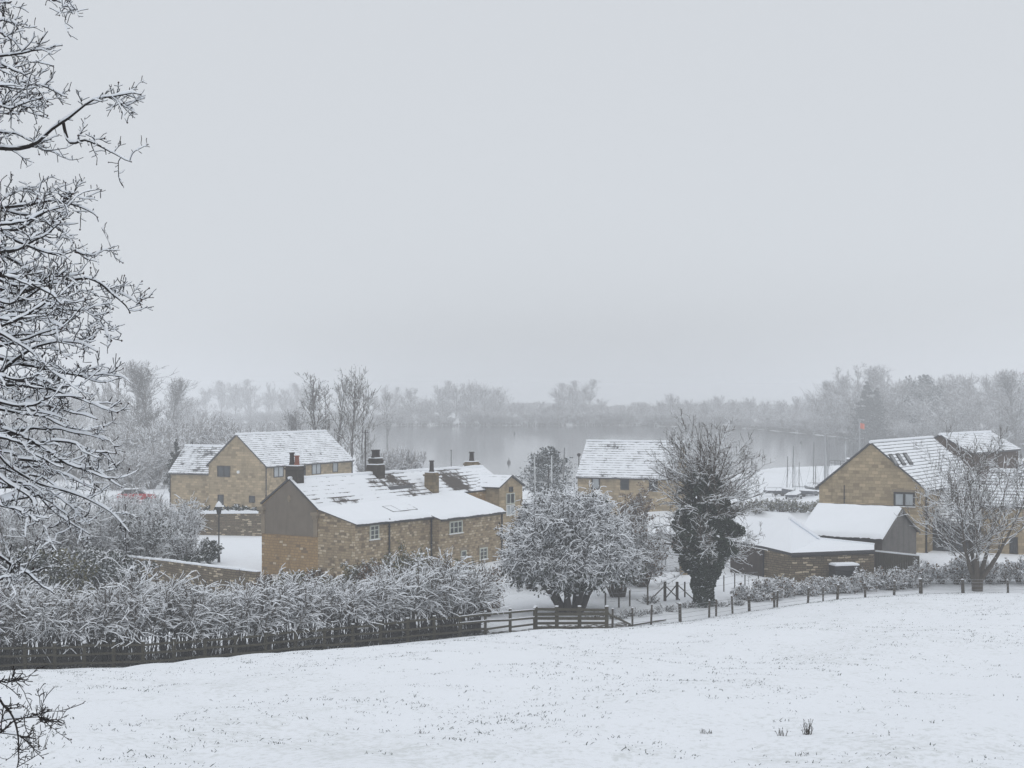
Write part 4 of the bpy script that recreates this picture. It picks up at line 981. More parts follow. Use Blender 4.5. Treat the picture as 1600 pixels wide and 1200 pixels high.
def conifer(name, seed, H, W, snow, form='spruce', mat=None):
    rg = RG(seed); r = thing(name, '', 'tree', (0, 0, 0)); tp, tr = limbs([[0, 0, -.3]], [[0, 0, 1]], H, np.array([H * .018 + .06]), np.array([.03]), 8, .02, .05, rg)
    n = 90; s, d, rr, t = sprout(tp, tr, n, .08 if form == 'spruce' else .12, .99, 70, 100, rg)
    if form == 'pine':
        env = np.sin(np.pi * np.clip(.36 + .63 * t, 0, 1)) ** .8; d = norm(d + Z3 * (.5 * t[:, None] + .05))
    else: env = 1.02 - t
    l1 = W / 2 * env * (.7 + .45 * rg.random(n)) + .15
    p1, r1 = limbs(s, d, l1, np.full(n, .05), np.full(n, .02), 5, .08, .03 if form == 'pine' else -.02, rg)
    s, d, rr, t = sprout(p1, r1, 12, .15, 1, 30, 60, rg); l2 = np.repeat(l1, 12) * .34 * (.5 + .7 * rg.random(len(s)))
    p2, r2 = limbs(s, d, l2, np.full(len(s), .03), np.full(len(s), .012), 3, .1, -.02, rg)
    k = 14; f = rg.random((len(p2), k)) * 2.99; i = f.astype(int); ff = (f - i)[..., None]; ix = np.arange(len(p2))[:, None]
    C = (p2[ix, i] * (1 - ff) + p2[ix, i + 1] * ff).reshape(-1, 3) + rg.normal(size=(len(p2) * k, 3)) * .05
    mesh('trunk', [tubes(tp, tr, 6), tubes(p1, r1, 4, snow, rg, 1)], [M['bark'], M['snow']], r)
    mesh('foliage', [leaves(C, .15 * max(1, H / 8), rg, 0, snow * .55, 1, .5, .35)], [mat or M['needle'], M['snow']], r)
    return r

def put(o, px, D, H0, top, rz, label=None, group=None, wide=1.0, dz=0.0, base=None):
    """stands a (copied) tree on the ground at column px and distance D so that its top reaches row `top`"""
    p = gat(px, D); k = (zat(p, top) - p[2]) / H0
    r = dup(o, p, rz, k * wide, label, group, szz=k); r.location[2] += dz; return r

OAK1 = far_tree('broad_tree', 11, 14, 12, 'oak', .7, M['bark_frost_haze']); OAK2 = far_tree('broad_tree', 12, 14, 13, 'oak', .85, M['bark_frost_haze'])
POP1 = far_tree('tall_tree', 13, 18, 9, 'multi', .65, M['bark_frost_haze'], .045); POP2 = far_tree('tall_tree', 14, 18, 8, 'poplar', .6, M['bark_far'], .045)
FRO1 = far_tree('frosted_shrub', 15, 5, 7, 'bush', .97, M['bark_frost_haze'], .04); FRO2 = far_tree('frosted_shrub', 16, 5, 8, 'bush', .9, M['bark_frost_haze'], .04)
SPR = conifer('spruce', 17, 14, 9, .15); PIN = conifer('pine', 18, 9, 7.4, .8, 'pine')
protos = [OAK1, OAK2, POP1, POP2, FRO1, FRO2, SPR, PIN]
def tall(o): return max(np.percentile(np.array([v.co.z for v in c.data.vertices]), 99.8) for c in o.children)
HT = {o.name: tall(o) for o in protos}
def P_(o, px, D, top, label=None, group=None, wide=1.0): return put(o, px, D, HT[o.name], top, rng.random() * 6.28, label, group, wide)

rg = RG(5)
LB = {'o': 'misty bare broad crowned tree on the far lake shore', 'p': 'faint tall slender bare tree behind the far shore wood', 's': 'frosted bush along the far edge of the lake', 'w': 'bare grey tree in the misty wood beside the boat park'}
G = {'o': 'broad trees on the far shore', 'p': 'tall trees behind the far shore', 's': 'frosted bushes along the lake edge', 'w': 'bare trees of the wood beside the boat park'}
# (column, row of the top, distance): the far shore from one side of the view to the other
for px, top, D in [(322, 605, 870), (345, 600, 880), (368, 597, 885), (392, 601, 880), (420, 612, 870), (446, 606, 860), (470, 603, 870), (585, 618, 860), (612, 612, 870), (640, 606, 848), (668, 622, 860),
                   (692, 601, 860), (712, 599, 862), (735, 598, 860), (756, 600, 862), (776, 604, 858), (800, 628, 880), (826, 630, 900), (846, 626, 890), (872, 605, 862), (893, 600, 858), (912, 600, 875), (936, 622, 880),
                   (1000, 628, 850), (1030, 626, 835), (1050, 614, 830), (1074, 624, 820), (1100, 625, 808), (1122, 617, 800), (1146, 624, 782), (1172, 620, 770), (1196, 625, 755), (1222, 624, 735), (1246, 619, 720), (1268, 614, 690)]:
    o = (OAK1, OAK2)[rg.integers(2)]; P_(o, px, D, top, LB['o'], G['o'], 1.0 + .35 * rg.random())
for px, top, D in [(350, 594, 1000), (380, 592, 1020), (425, 596, 1010), (465, 598, 1000), (600, 600, 1000), (618, 604, 1010), (700, 594, 1000), (742, 592, 1020), (920, 592, 1000), (900, 594, 1010), (880, 598, 1000), (1060, 617, 1010), (1120, 618, 1010),
                   (1318, 590, 640), (1332, 572, 650), (1346, 568, 655), (1358, 571, 648), (1368, 577, 650), (1306, 594, 640)]:
    o = (POP1, POP2)[rg.integers(2)]; P_(o, px, D, top, LB['p'], G['p'], .8 + .4 * rg.random())
def shore_D(px):
    k = (px - 800) / F                                # where the column meets the far shore
    for i in range(6):
        a, b = LP[i], LP[i + 1]
        if a[0] / a[1] - 1e-9 <= k <= b[0] / b[1] + 1e-9:
            f = (k * a[1] - a[0]) / ((b[0] - a[0]) - k * (b[1] - a[1])); return float(a[1] + f * (b[1] - a[1]))
    return 530.
xs = np.linspace(345, 1300, 125)
for px in xs:
    D = shore_D(px) * (1.0015 + .018 * rng.random())
    P_((FRO1, FRO2)[rg.integers(2)], px + rg.normal() * 5, D, 620 + 15.2 * F / D - (9 + 15 * rg.random()) * 800 / D, LB['s'], G['s'], 1.5)
for px in np.linspace(640, 1290, 60):                         # a second line of scrub up the bank
    D = 860 + rg.random() * 160 - max(0, px - 1000) * .3
    P_((FRO1, FRO2)[rg.integers(2)], px + rg.normal() * 8, D, 636 - 8 * rg.random(), 'frosted bush on the snowy bank above the far shore', 'frosted bushes on the snowy bank', 1.5)
# the wood beside the boat park
for px, top, D in [(1292, 604, 590), (1308, 599, 575), (1328, 606, 560), (1375, 600, 565), (1396, 597, 560), (1412, 592, 570), (1430, 590, 580), (1456, 600, 555), (1472, 590, 560), (1490, 585, 575), (1508, 584, 560), (1526, 587, 550), (1545, 586, 565),
                   (1562, 581, 560), (1580, 579, 545), (1600, 580, 555), (1622, 578, 550), (1650, 580, 560), (1684, 584, 560), (1440, 622, 520), (1485, 612, 510), (1530, 618, 505), (1560, 610, 500), (1612, 605, 495)]:
    o = (OAK1, OAK2, POP1, OAK1)[rg.integers(4)]; P_(o, px, D, top, LB['w'], G['w'], .9 + .35 * rg.random())
P_(SPR, 1352, 545, 596, 'dark dense spruce at the corner of the misty wood', None, 1.15); P_(SPR, 1366, 552, 606, 'smaller dark spruce leaning against the dense spruce in the wood', None, 1.0)
P_(SPR, 1416, 590, 588, 'pointed pale spruce standing above the wood', None, .6); P_(SPR, 1424, 596, 586, 'second pointed spruce close to the pale one above the wood', None, .6)
P_(PIN, 1444, 560, 586, 'dark topped pine above the bare trees of the wood', None, .9); P_(PIN, 1462, 552, 603, 'low dark pine beside the dark topped pine', None, .8)
P_(POP2, 1590, 430, 577, 'tall clear stemmed tree at the edge of the wood', None, .9)
for px in np.linspace(1296, 1650, 22):
    D = shore_D(px) * (1.0015 + .018 * rng.random())
    P_((FRO1, FRO2)[rg.integers(2)], px, D, 620 + 15.2 * F / D - (16 + 14 * rg.random()) * 600 / D, 'frosted bush under the trees of the wood', 'frosted bushes under the wood', 1.3)
# the near shore beyond the barn house
P_(POP1, 205, 320, 572, 'many stemmed bare tree rising over the frosted scrub', None, 1.05); P_(POP2, 243, 310, 564, 'tallest bare tree over the frosted scrub, single clear trunk', None, 1.25); P_(POP1, 185, 345, 580, 'bare tree half hidden by the snowy hawthorn boughs', None, 1.0)
P_(POP2, 262, 360, 590, 'pale slender tree next to the tallest bare tree', None, 1.0)
for px, top, D in [(150, 610, 420), (125, 605, 430), (280, 612, 470), (300, 622, 520), (100, 615, 400), (60, 600, 400), (20, 596, 410), (-30, 600, 400), (318, 640, 420), (345, 645, 440), (296, 650, 360), (385, 668, 470)]:
    P_((OAK1, OAK2)[rg.integers(2)], px, D, top, 'misty bare tree in the scrub beyond the barn house', 'bare trees in the scrub beyond the barn house', 1.1)
for px, top, D in [(170, 668, 250), (195, 660, 260), (222, 672, 240), (245, 664, 250), (262, 690, 215), (180, 700, 205), (208, 705, 200), (236, 700, 205), (300, 662, 260), (322, 668, 250), (345, 664, 255), (368, 672, 245), (395, 676, 240), (150, 690, 215), (120, 670, 240),
                   (90, 660, 250), (60, 672, 235), (30, 665, 240), (0, 660, 240), (420, 680, 260), (445, 684, 250), (280, 676, 230), (270, 655, 300), (330, 650, 300), (410, 660, 330)]:
    P_((FRO1, FRO2)[rg.integers(2)], px, D, top, 'frosted thicket bush beyond the barn house', 'frosted thicket beyond the barn house', .95)
P_(SPR, 273, 190, 686, 'dark spruce behind the low wing of the barn house', None, .7); P_(SPR, 303, 200, 690, 'small dark spruce just over the wing roof', None, .8); P_(SPR, 322, 198, 697, 'tip of a spruce in the angle of the barn roofs', None, .7)
P_(POP2, 465, 235, 640, 'small bare tree over the barn house ridge', None, .9)
P_(PIN, 857, 172, 698, 'lone snow dusted pine by the water', None, 1.2)
P_(FRO2, 600, 178, 703, 'round frosted bush behind the farmhouse chimney', None, .8); P_(FRO1, 640, 182, 700, 'round frosted bush between the farmhouse chimneys', None, .8); P_(FRO1, 575, 190, 712, 'low frosted bush against the barn house end', None, .8)

def alder(seed, px, D, top, label, wide=1.0, clumps=.5):
    """a tall alder with twiggy top and clots of withered leaf and catkin"""
    p = gat(px, D); H = zat(p, top) - p[2]; rg = RG(seed); r = thing('alder', label, 'tree', p)
    tp, tr = limbs([p - Z3 * .3], [[.03, 0, 1]], H, np.array([.22]), np.array([.03]), 9, .04, .1, rg)
    s, d, rr, t = sprout(tp, tr, 42, .15, .98, 28, 60, rg, upbias=.25); l1 = (.35 + .75 * np.sin(np.pi * np.clip(.1 + .8 * t, 0, 1))) * H * .27 * wide * (.6 + .6 * rg.random(len(s)))
    p1, r1 = limbs(s, d, l1, np.full(len(s), .05), np.full(len(s), .028), 5, .14, .12, rg)
    s, d, rr, t = sprout(p1, r1, 9, .2, 1, 25, 60, rg, upbias=.2); l2 = np.repeat(l1, 9) * .4 * (.5 + .7 * rg.random(len(s)))
    p2, r2 = limbs(s, d, l2, np.full(len(s), .034), np.full(len(s), .02), 3, .2, .08, rg)
    mesh('trunk', [tubes(tp, tr, 6)], [M['bark'], M['snow']], r)
    mesh('crown', [tubes(p1, r1, 4, .6, rg, 1), tubes(p2, r2, 3, .6, rg, 1)], [M['bark_brown'], M['snow']], r)
    if clumps:
        k = rg.random(len(p2)) < clumps; C = np.repeat(p2[k, -1], 3, 0) + rg.normal(size=(k.sum() * 3, 3)) * .2
        mesh('withered_leaves', [leaves(C, .085, rg, 0, .3)], [M['bark'], M['snow']], r)
alder(31, 493, 225, 590, 'tall dark alder with clotted top behind the barn house', .8, .75); alder(32, 521, 232, 595, 'second tall alder, thinner, behind the barn house', .8, .7)
alder(33, 548, 226, 594, 'bare feathery alder at the end of the barn house roof', 1.1, .12); alder(34, 507, 240, 612, 'shorter alder between the two tall ones', .8, .5); alder(35, 566, 250, 610, 'pale bare alder over the water', 1.0, .0)
alder(36, 605, 520, 618, 'faint alder on the near bank of the water', 1.0, .1)

# ---- snow laden shrubs close at hand
def shrub(name, label, px, D, top, halfw, seed, snow=.8, leafy=0., leafmat=None, n=26, bark=None, cat='shrub', droop=.25, depth=.8, tw=.0125, group=None, base=None, n2=17, n3=7, sizeleaf=.075, cap=2.3):
    p = gat(px, D) if base is None else base; H = zat(p, top) - p[2]; W = halfw * D / F; rg = RG(seed); r = thing(name, label, cat, p, group); bark = bark or M['bark_brown']
    a = rg.random(n) * 6.28; q = np.sqrt(rg.random(n)); S = p + np.stack([np.cos(a) * q * W * .22, np.sin(a) * q * W * .22 * depth, np.full(n, -.1)], 1)
    D_ = np.stack([np.cos(a) * q * W / H * 1.25, np.sin(a) * q * W / H * depth, np.ones(n)], 1)
    l0 = np.sqrt(H ** 2 + (q * W) ** 2) * (.62 + .3 * rg.random(n)) * (1 - .22 * q)
    tp, tr = limbs(S, D_, l0, np.full(n, .022 + H * .008), np.full(n, .014), 7, .09, .03, rg, droop * .3)
    s, d, rr, t = sprout(tp, tr, n2, .22, 1, 25, 75, rg, upbias=.15); l1 = np.repeat(l0, n2) * .30 * (1.15 - .5 * t) * (.5 + .8 * rg.random(len(s)))
    p1, r1 = limbs(s, d, l1, np.minimum(rr * .7, .022), np.full(len(s), tw * .8), 4, .2, .06, rg, droop)
    s, d, rr, t = sprout(p1, r1, n3, .15, 1, 25, 70, rg, upbias=.15); l2 = np.repeat(l1, n3) * .48 * (.5 + .8 * rg.random(len(s)))
    p2, r2 = limbs(s, d, l2, np.full(len(s), tw), np.full(len(s), tw * .6), 3, .22, .05, rg, droop)
    mesh('stems', [tubes(tp, tr, 5, snow * .6, rg, .7)], [bark, M['snow']], r)
    mesh('twigs', [tubes(p1, r1, 4, snow, rg, cap), tubes(p2, r2, 4, snow, rg, cap)], [bark, M['snow']], r)
    if leafy:
        k = rg.random(len(p2)) < leafy; C = np.repeat(p2[k][:, 1:].reshape(-1, 3), 2, 0); C = C + rg.normal(size=C.shape) * .07
        mesh('leaves', [leaves(C, sizeleaf, rg, 0, snow * .5)], [leafmat or M['leaf'], M['snow']], r)
    return r
G1 = 'snow laden shrubs of the old garden'
for i, (px, D, top, hw, lb) in enumerate([(20, 100, 752, 75, 'tall snowy shrub behind the drooping hawthorn boughs'), (85, 104, 748, 70, 'tall snowy shrub next to the drooping hawthorn boughs'), (150, 108, 745, 62, 'snowy shrub below the red car'),
                                         (205, 122, 752, 55, 'fine twigged snowy shrub before the barn wing'), (268, 116, 757, 60, 'spreading frosted tree in front of the dry stone wall')]):
    shrub('snowy_shrub', lb, px, D, top, hw, 40 + i, .93, 0, None, 36, M['bark_grey'])
shrub('garden_tree', 'small multi stemmed snowy tree on the lawn near the lamp post', 287, 113, 792, 42, 50, .9, 0, None, 14, M['bark'], 'tree', .1, n2=18)
shrub('garden_tree', 'dark trunked frosted tree by the mossy boundary wall', 222, 108, 775, 48, 56, .8, .15, M['leaf'], 16, M['bark'], 'tree', .1, n2=18)
for i, (px, D, top, hw, sn, lb) in enumerate([(20, 82, 838, 62, .65, 'leafy evergreen shrub with snow behind the hedge end'), (78, 84, 842, 55, .6, 'olive leaved shrub with snow behind the hedge'), (130, 86, 832, 55, .7, 'dense white shrub beyond the olive leaved one'), (178, 90, 846, 42, .7, 'snowy shrub at the start of the boundary wall')]):
    shrub('evergreen_shrub', lb, px, D, top, hw, 60 + i, sn, .75, M['leaf_olive'] if i in (1,) else M['leaf'], 30, M['bark'])
shrub('evergreen_bush', 'dark little evergreen bush beside the lamp post foot', 326, 115, 837, 16, 70, .5, 1, M['leaf'], 18, M['bark'], n2=9, n3=5, sizeleaf=.09)
shrub('evergreen_bush', 'low dark bush between the lawn tree and lamp post', 305, 113, 857, 15, 71, .5, 1, M['leaf'], 14, M['bark'], n2=8, n3=5, sizeleaf=.09)
for i, (px, hw) in enumerate([(352, 14), (370, 15), (390, 14), (405, 12), (333, 14)]):
    shrub('clipped_bush', 'clipped dark bush capped with snow above the garden wall', px, 146, 781 + (i % 2), hw, 75 + i, .55, 1, M['leaf'], 14, M['bark'], n2=8, n3=4, sizeleaf=.12, group='clipped bushes above the garden wall')
shrub('young_cypress', 'narrow brown green cypress against the slate roofed house', 993, 132, 738, 15, 83, .35, 1, M['leaf_brown'], 10, M['bark'], 'tree', .0, n2=14, n3=5)
# the growth between hedge and farmhouse
for i, px in enumerate(np.linspace(418, 760, 13)):
    top = float(np.interp(px, [410, 450, 500, 560, 620, 660, 700, 740, 770], [898, 892, 888, 868, 855, 850, 864, 876, 886])) + rg.normal() * 4
    shrub('bramble_bush', 'snow flecked olive bramble under the farmhouse wall', px, 87.5 + rg.random() * 2, top, 30, 90 + i, .6, .8, M['leaf_olive'] if i % 3 else M['leaf_brown'], 26, M['bark_brown'], group='brambles under the farmhouse wall', droop=.1, n2=12, n3=5, tw=.013)
# low brambles along the wire fence
for i, px in enumerate(list(np.linspace(1165, 1435, 20)) + list(np.linspace(1448, 1640, 9))):
    x = (px - 800) / F * 98; D = fence_y(x) + (2.6 if px < 1440 else 3.4) + rg.random() * .8
    shrub('low_bramble', 'low snowy bramble behind the wire fence', px, D, float(np.interp(px, [1160, 1250, 1330, 1430, 1450, 1600], [908, 897, 892, 880, 870, 864])) + rg.normal() * 8, 16 + 14 * rg.random(), 120 + i, .95, .04, M['leaf_brown'], 18, M['bark_brown'], group='low brambles along the wire fence', droop=.5, n2=13, n3=6, tw=.011)
for i, px in enumerate(np.linspace(1168, 1290, 8)):
    shrub('boundary_shrub', 'snowy shrub of the row between the boat park and timber shed', px, 150 + rng.random() * 4, 778 + rng.normal() * 3, 15, 170 + i, .8, .3, M['leaf_olive'], 16, M['bark_brown'], group='shrubs between the boat park and timber shed', n2=10, n3=5, tw=.022)
# thin undergrowth by the bend of the fence
for i, (px, D, top) in enumerate([(965, 86.5, 952), (990, 87.5, 944), (1015, 88.5, 948), (1040, 89.5, 940), (1075, 91, 936), (1125, 91.5, 938), (1150, 92, 934), (935, 86.5, 950), (1180, 93.5, 928), (1015, 93, 925)]):
    shrub('dead_plant', 'tangle of dead weeds and snow inside the wire fence', px, D, top, 22, 150 + i, .6, 0, None, 26, M['post'], 'weeds', .3, n2=6, n3=3, tw=.009, group='dead weeds inside the wire fence')

# ---- the round snowy tree at the fence corner
def round_tree():
    p = gat(893, 89.0); rg = RG(200); r = thing('holly_tree', 'broad round tree heaped with snow over dark evergreen leaves at the fence corner', 'tree', p)
    n = 9; a = rg.random(n) * 6.28; D_ = np.stack([np.cos(a) * .55, np.sin(a) * .45, np.ones(n)], 1); D_[:3, :2] *= .3
    tp, tr = limbs(p + np.stack([np.cos(a) * .35, np.sin(a) * .3, np.full(n, -.2)], 1), D_, 4.2 + 1.6 * rg.random(n), np.full(n, .24), np.full(n, .05), 7, .12, .05, rg)
    mesh('trunk', [tubes(tp, tr, 8)], [M['bark'], M['snow']], r)
    # shoots reach to the outline of a dome
    c = p + np.array([-.05, 0, 3.2]); N = 460; v = rg.normal(size=(N, 3)); v = norm(v); v[:, 2] = np.where(v[:, 2] < -.55, -v[:, 2], v[:, 2])
    rad = np.array([3.95, 3.5, 3.65]) * (.80 + .26 * rg.random((N, 1))) * (1 + .13 * np.sin(v[:, :1] * 4.1 + 1) * np.sin(v[:, 2:] * 3.7 + v[:, 1:2] * 3)); rad = np.where(v[:, 2:] < 0, rad * np.array([.93, .95, .55]), rad)
    E = c + v * rad; S = tp[rg.integers(n, size=N), rg.integers(2, 6, size=N)]; L = np.linalg.norm(E - S, axis=1)
    K = 6; t = np.linspace(0, 1, K + 1)[None, :, None]; Pm = S[:, None] * (1 - t) + E[:, None] * t + Z3 * (np.sin(t * np.pi) * .12 * L[:, None, None]) + rg.normal(size=(N, K + 1, 3)) * .07 * np.minimum(t * 3, 1)
    Rm = np.linspace(.045, .015, K + 1)[None].repeat(N, 0)
    s, d, rr, tt = sprout(Pm, Rm, 14, .35, 1, 25, 75, rg, .8, .1); l1 = .95 * (.35 + .9 * rg.random(len(s)))
    p1, r1 = limbs(s, d, l1, np.full(len(s), .0155), np.full(len(s), .010), 5, .2, .02, rg, .3)
    s, d, rr, tt = sprout(p1, r1, 4, .15, 1, 30, 75, rg); l2 = .38 * (.5 + .8 * rg.random(len(s)))
    p2, r2 = limbs(s, d, l2, np.full(len(s), .0115), np.full(len(s), .008), 3, .2, .02, rg, .3)
    mesh('twigs', [tubes(Pm, Rm, 4, .75, rg, 1.2), tubes(p1, r1, 4, .92, rg, 2.5), tubes(p2, r2, 4, .88, rg, 2.5)], [M['bark'], M['snow']], r)
    C = p2[:, -1]; low = rg.random(len(C)) < np.clip(.85 - (C[:, 2] - p[2] - 1.0) / 2.6, .015, .75); C = np.repeat(C[low], 3, 0); C = C + rg.normal(size=C.shape) * .09
    mesh('leaves', [leaves(C, .10, rg, 0, .42)], [M['leaf'], M['snow']], r)
round_tree()
shrub('snowy_shrub', 'loose snowy shrub leaning out behind the round tree', 965, 96, 775, 48, 210, .85, .1, M['leaf_brown'], 30, M['bark_brown'])
shrub('snowy_shrub', 'snowy shrub with a few russet leaves by the mesh gate', 1003, 101, 800, 34, 211, .85, .25, M['leaf_brown'], 24, M['bark_brown'])
shrub('snowy_shrub', 'snowy shrub in front of the oak porch', 925, 104, 778, 50, 212, .85, .1, M['leaf'], 26, M['bark_brown'])
shrub('snowy_shrub', 'snowy shrub at the farmhouse corner beside the garden door', 828, 100, 782, 30, 213, .8, .2, M['leaf'], 24, M['bark'])

# ---- bare spreading trees
def bare_tree(name, label, base, H, W, seed, trunk_r, forks, snow=.55, bark=None, low=.12, up=.12, ivy=None, n1=7, tilt=0., lean=.35, twig=.0095, shape=.8, hf=.26, tsteps=9, rpow=1.0):
    rg = RG(seed); p = base; r = thing(name, label, 'tree', p); bark = bark or M['bark_brown']
    K = tsteps; a = np.linspace(0, 6.28, forks, endpoint=False) + rg.random(forks) * .7
    D_ = np.stack([np.cos(a) * lean + tilt, np.sin(a) * lean * .8, np.ones(forks)], 1); D_[0, :2] *= .25
    tp, tr = limbs(np.repeat([p - Z3 * .2], forks, 0) + np.stack([np.cos(a), np.sin(a), a * 0], 1) * trunk_r * .35, D_, H * (.72 + .25 * rg.random(forks)), np.full(forks, trunk_r), np.full(forks, .022), K, .07, .07, rg)
    tr = .018 + (tr - .018) * (np.linspace(1, 0, K + 1) ** (rpow - 1))[None] if rpow > 1 else tr
    # the stems run together in one bole below the fork
    f = np.clip(np.arange(K + 1) / K / hf, 0, 1)[None, :, None] ** 1.6; mid = p + Z3 * np.maximum(tp[..., 2:] - p[2], -.3) + np.array([tilt, 0, 0]) * .3 * (tp[..., 2:] - p[2])
    off = np.stack([np.cos(a), np.sin(a), a * 0], 1)[:, None, :] * trunk_r * .35; tp = (mid + off) * (1 - f) + tp * f
    s, d, rr, t = sprout(tp, tr, n1, low, .98, 28, 68, rg, .9, up); l1 = W / 2 * (1.12 - shape * t) * (.55 + .5 * rg.random(len(s)))
    p1, r1 = limbs(s, d, l1, np.minimum(rr * .5, .036), np.full(len(s), .014), 7, .14, .05, rg)
    s, d, rr, t = sprout(p1, r1, 10, .15, 1, 25, 62, rg, 1, .06); l2 = np.repeat(l1, 10) * .42 * (1.1 - .5 * t) * (.5 + .7 * rg.random(len(s)))
    p2, r2 = limbs(s, d, l2, np.full(len(s), .016), np.full(len(s), .010), 4, .17, .08, rg)
    s, d, rr, t = sprout(p2, r2, 7, .2, 1, 25, 60, rg, 1, .15); l3 = np.repeat(l2, 7) * .45 * (.5 + .7 * rg.random(len(s)))
    p3, r3 = limbs(s, d, l3, np.full(len(s), twig), np.full(len(s), twig * .6), 3, .2, .08, rg)
    mesh('trunk', [tubes(tp, tr, 9)], [bark, M['snow']], r)
    mesh('crown', [tubes(p1, r1, 5, snow, rg, .9), tubes(p2, r2, 4, snow, rg, 1.2), tubes(p3, r3, 4, snow * .7, rg, 1.2)], [bark, M['snow']], r)
    return r, tp, tr, p1
r, _, _, _ = bare_tree('bare_tree', 'bare spreading tree with forked trunk by the wire fence, outside the big gabled house', gat(1527, 98.9), 10.2, 9.4, 307, .27, 6, .78, M['bark_brown'], .24, .04, n1=14, lean=.46, shape=.40, rpow=2.6, hf=.24)
def ivy_tree():
    p = gat(1098, 91.2); rg = RG(305); r = thing('ivy_tree', 'tall tree with trunk and lower limbs wrapped in dark ivy by the wire fence', 'tree', p); bk = M['bark_brown']
    tz = np.linspace(-.2, 8.2, 10); tp = (p + np.stack([.05 * tz + .05 * np.sin(tz), .04 * np.sin(tz * 1.3), tz], 1))[None]; tr = np.linspace(.42, .10, 10)[None]
    # limbs leave the bole at every height and fan out to a domed outline; the lowest hang level
    N = 104; az = rg.random(N) * 6.28; h0 = 2.6 + 5.0 * rg.random(N) ** .8; el = np.radians(np.interp(h0, [2.6, 4.0, 5.5, 7.6], [-8, 2, 24, 56]) + 15 * rg.normal(size=N))
    S = np.stack([np.interp(h0, tz, tp[0, :, i]) for i in range(3)], 1); c = p + np.array([.25, 0, 6.9]); d0 = np.stack([np.cos(az) * np.cos(el), np.sin(az) * np.cos(el) * .9, np.sin(el)], 1)
    ax = np.array([4.15, 3.8, 4.7]); o = (S - c) / ax; dd = d0 / ax; A = (dd * dd).sum(1); B = (o * dd).sum(1); Cc = (o * o).sum(1) - 1; L = (-B + np.sqrt(np.maximum(B * B - A * Cc, .05))) / A; L = np.clip(L * (.68 + .34 * rg.random(N)), .8, 6.5)
    p0, r0 = limbs(S, d0, L, .020 + .008 * L, np.full(N, .011), 9, .10, .012, rg)
    s, d, rr, t = sprout(p0, r0, 10, .25, 1, 25, 60, rg, .9, .05); l1 = np.repeat(L, 10) * .30 * (1.1 - .45 * t) * (.5 + .7 * rg.random(len(s)))
    p1, r1 = limbs(s, d, l1, np.minimum(rr * .6, .022), np.full(len(s), .009), 5, .14, .03, rg)
    s, d, rr, t = sprout(p1, r1, 6, .2, 1, 22, 55, rg, 1, .08); l2 = np.repeat(l1, 6) * .45 * (.5 + .8 * rg.random(len(s)))
    p2, r2 = limbs(s, d, l2, np.full(len(s), .010), np.full(len(s), .006), 3, .17, .06, rg)
    mesh('trunk', [tubes(tp, tr, 10)], [bk], r)
    mesh('crown', [tubes(p0, r0, 5, .85, rg, 1.1), tubes(p1, r1, 4, .75, rg, 1.3), tubes(p2, r2, 4, .55, rg, 1.2)], [bk, M['snow']], r)
    rg = RG(306); n = 75000; z = 8.3 * rg.random(n); a = rg.random(n) * 6.28
    w = np.interp(z, [0, .8, 1.6, 2.4, 3.2, 4.9, 6.2, 7.2, 8.3], [.44, .50, .58, .98, 1.42, 1.62, 1.40, 1.05, .5])
    lump = 1 + .30 * np.sin(a * 3 + z * 1.9) * np.sin(z * 2.9 + 1) + .20 * np.sin(a * 5 + z * 4.6) + .10 * np.sin(a * 11 + z * 8); q = (.35 + .65 * rg.random(n) ** .5) * lump
    C = p + np.stack([np.cos(a) * w * q + .05 * z - .08 * np.maximum(z - 4, 0), np.sin(a) * w * q * .95, z], 1)
    g = np.sin(C[:, 0] * 3.1 + 1) * np.sin(C[:, 1] * 3.7 + 2) * np.sin(C[:, 2] * 2.6) + .5 * np.sin(C[:, 0] * 7.3) * np.sin(C[:, 2] * 6.1)
    keep = g > np.interp(z, [0, 1.5, 4, 6, 8.3], [-2, -.7, -.35, -.05, .15])
    C = C[keep]; mesh('ivy', [leaves(C, .10, rg, 0, .07, 1, .2, .8)], [M['ivy'], M['snow']], r)
ivy_tree()

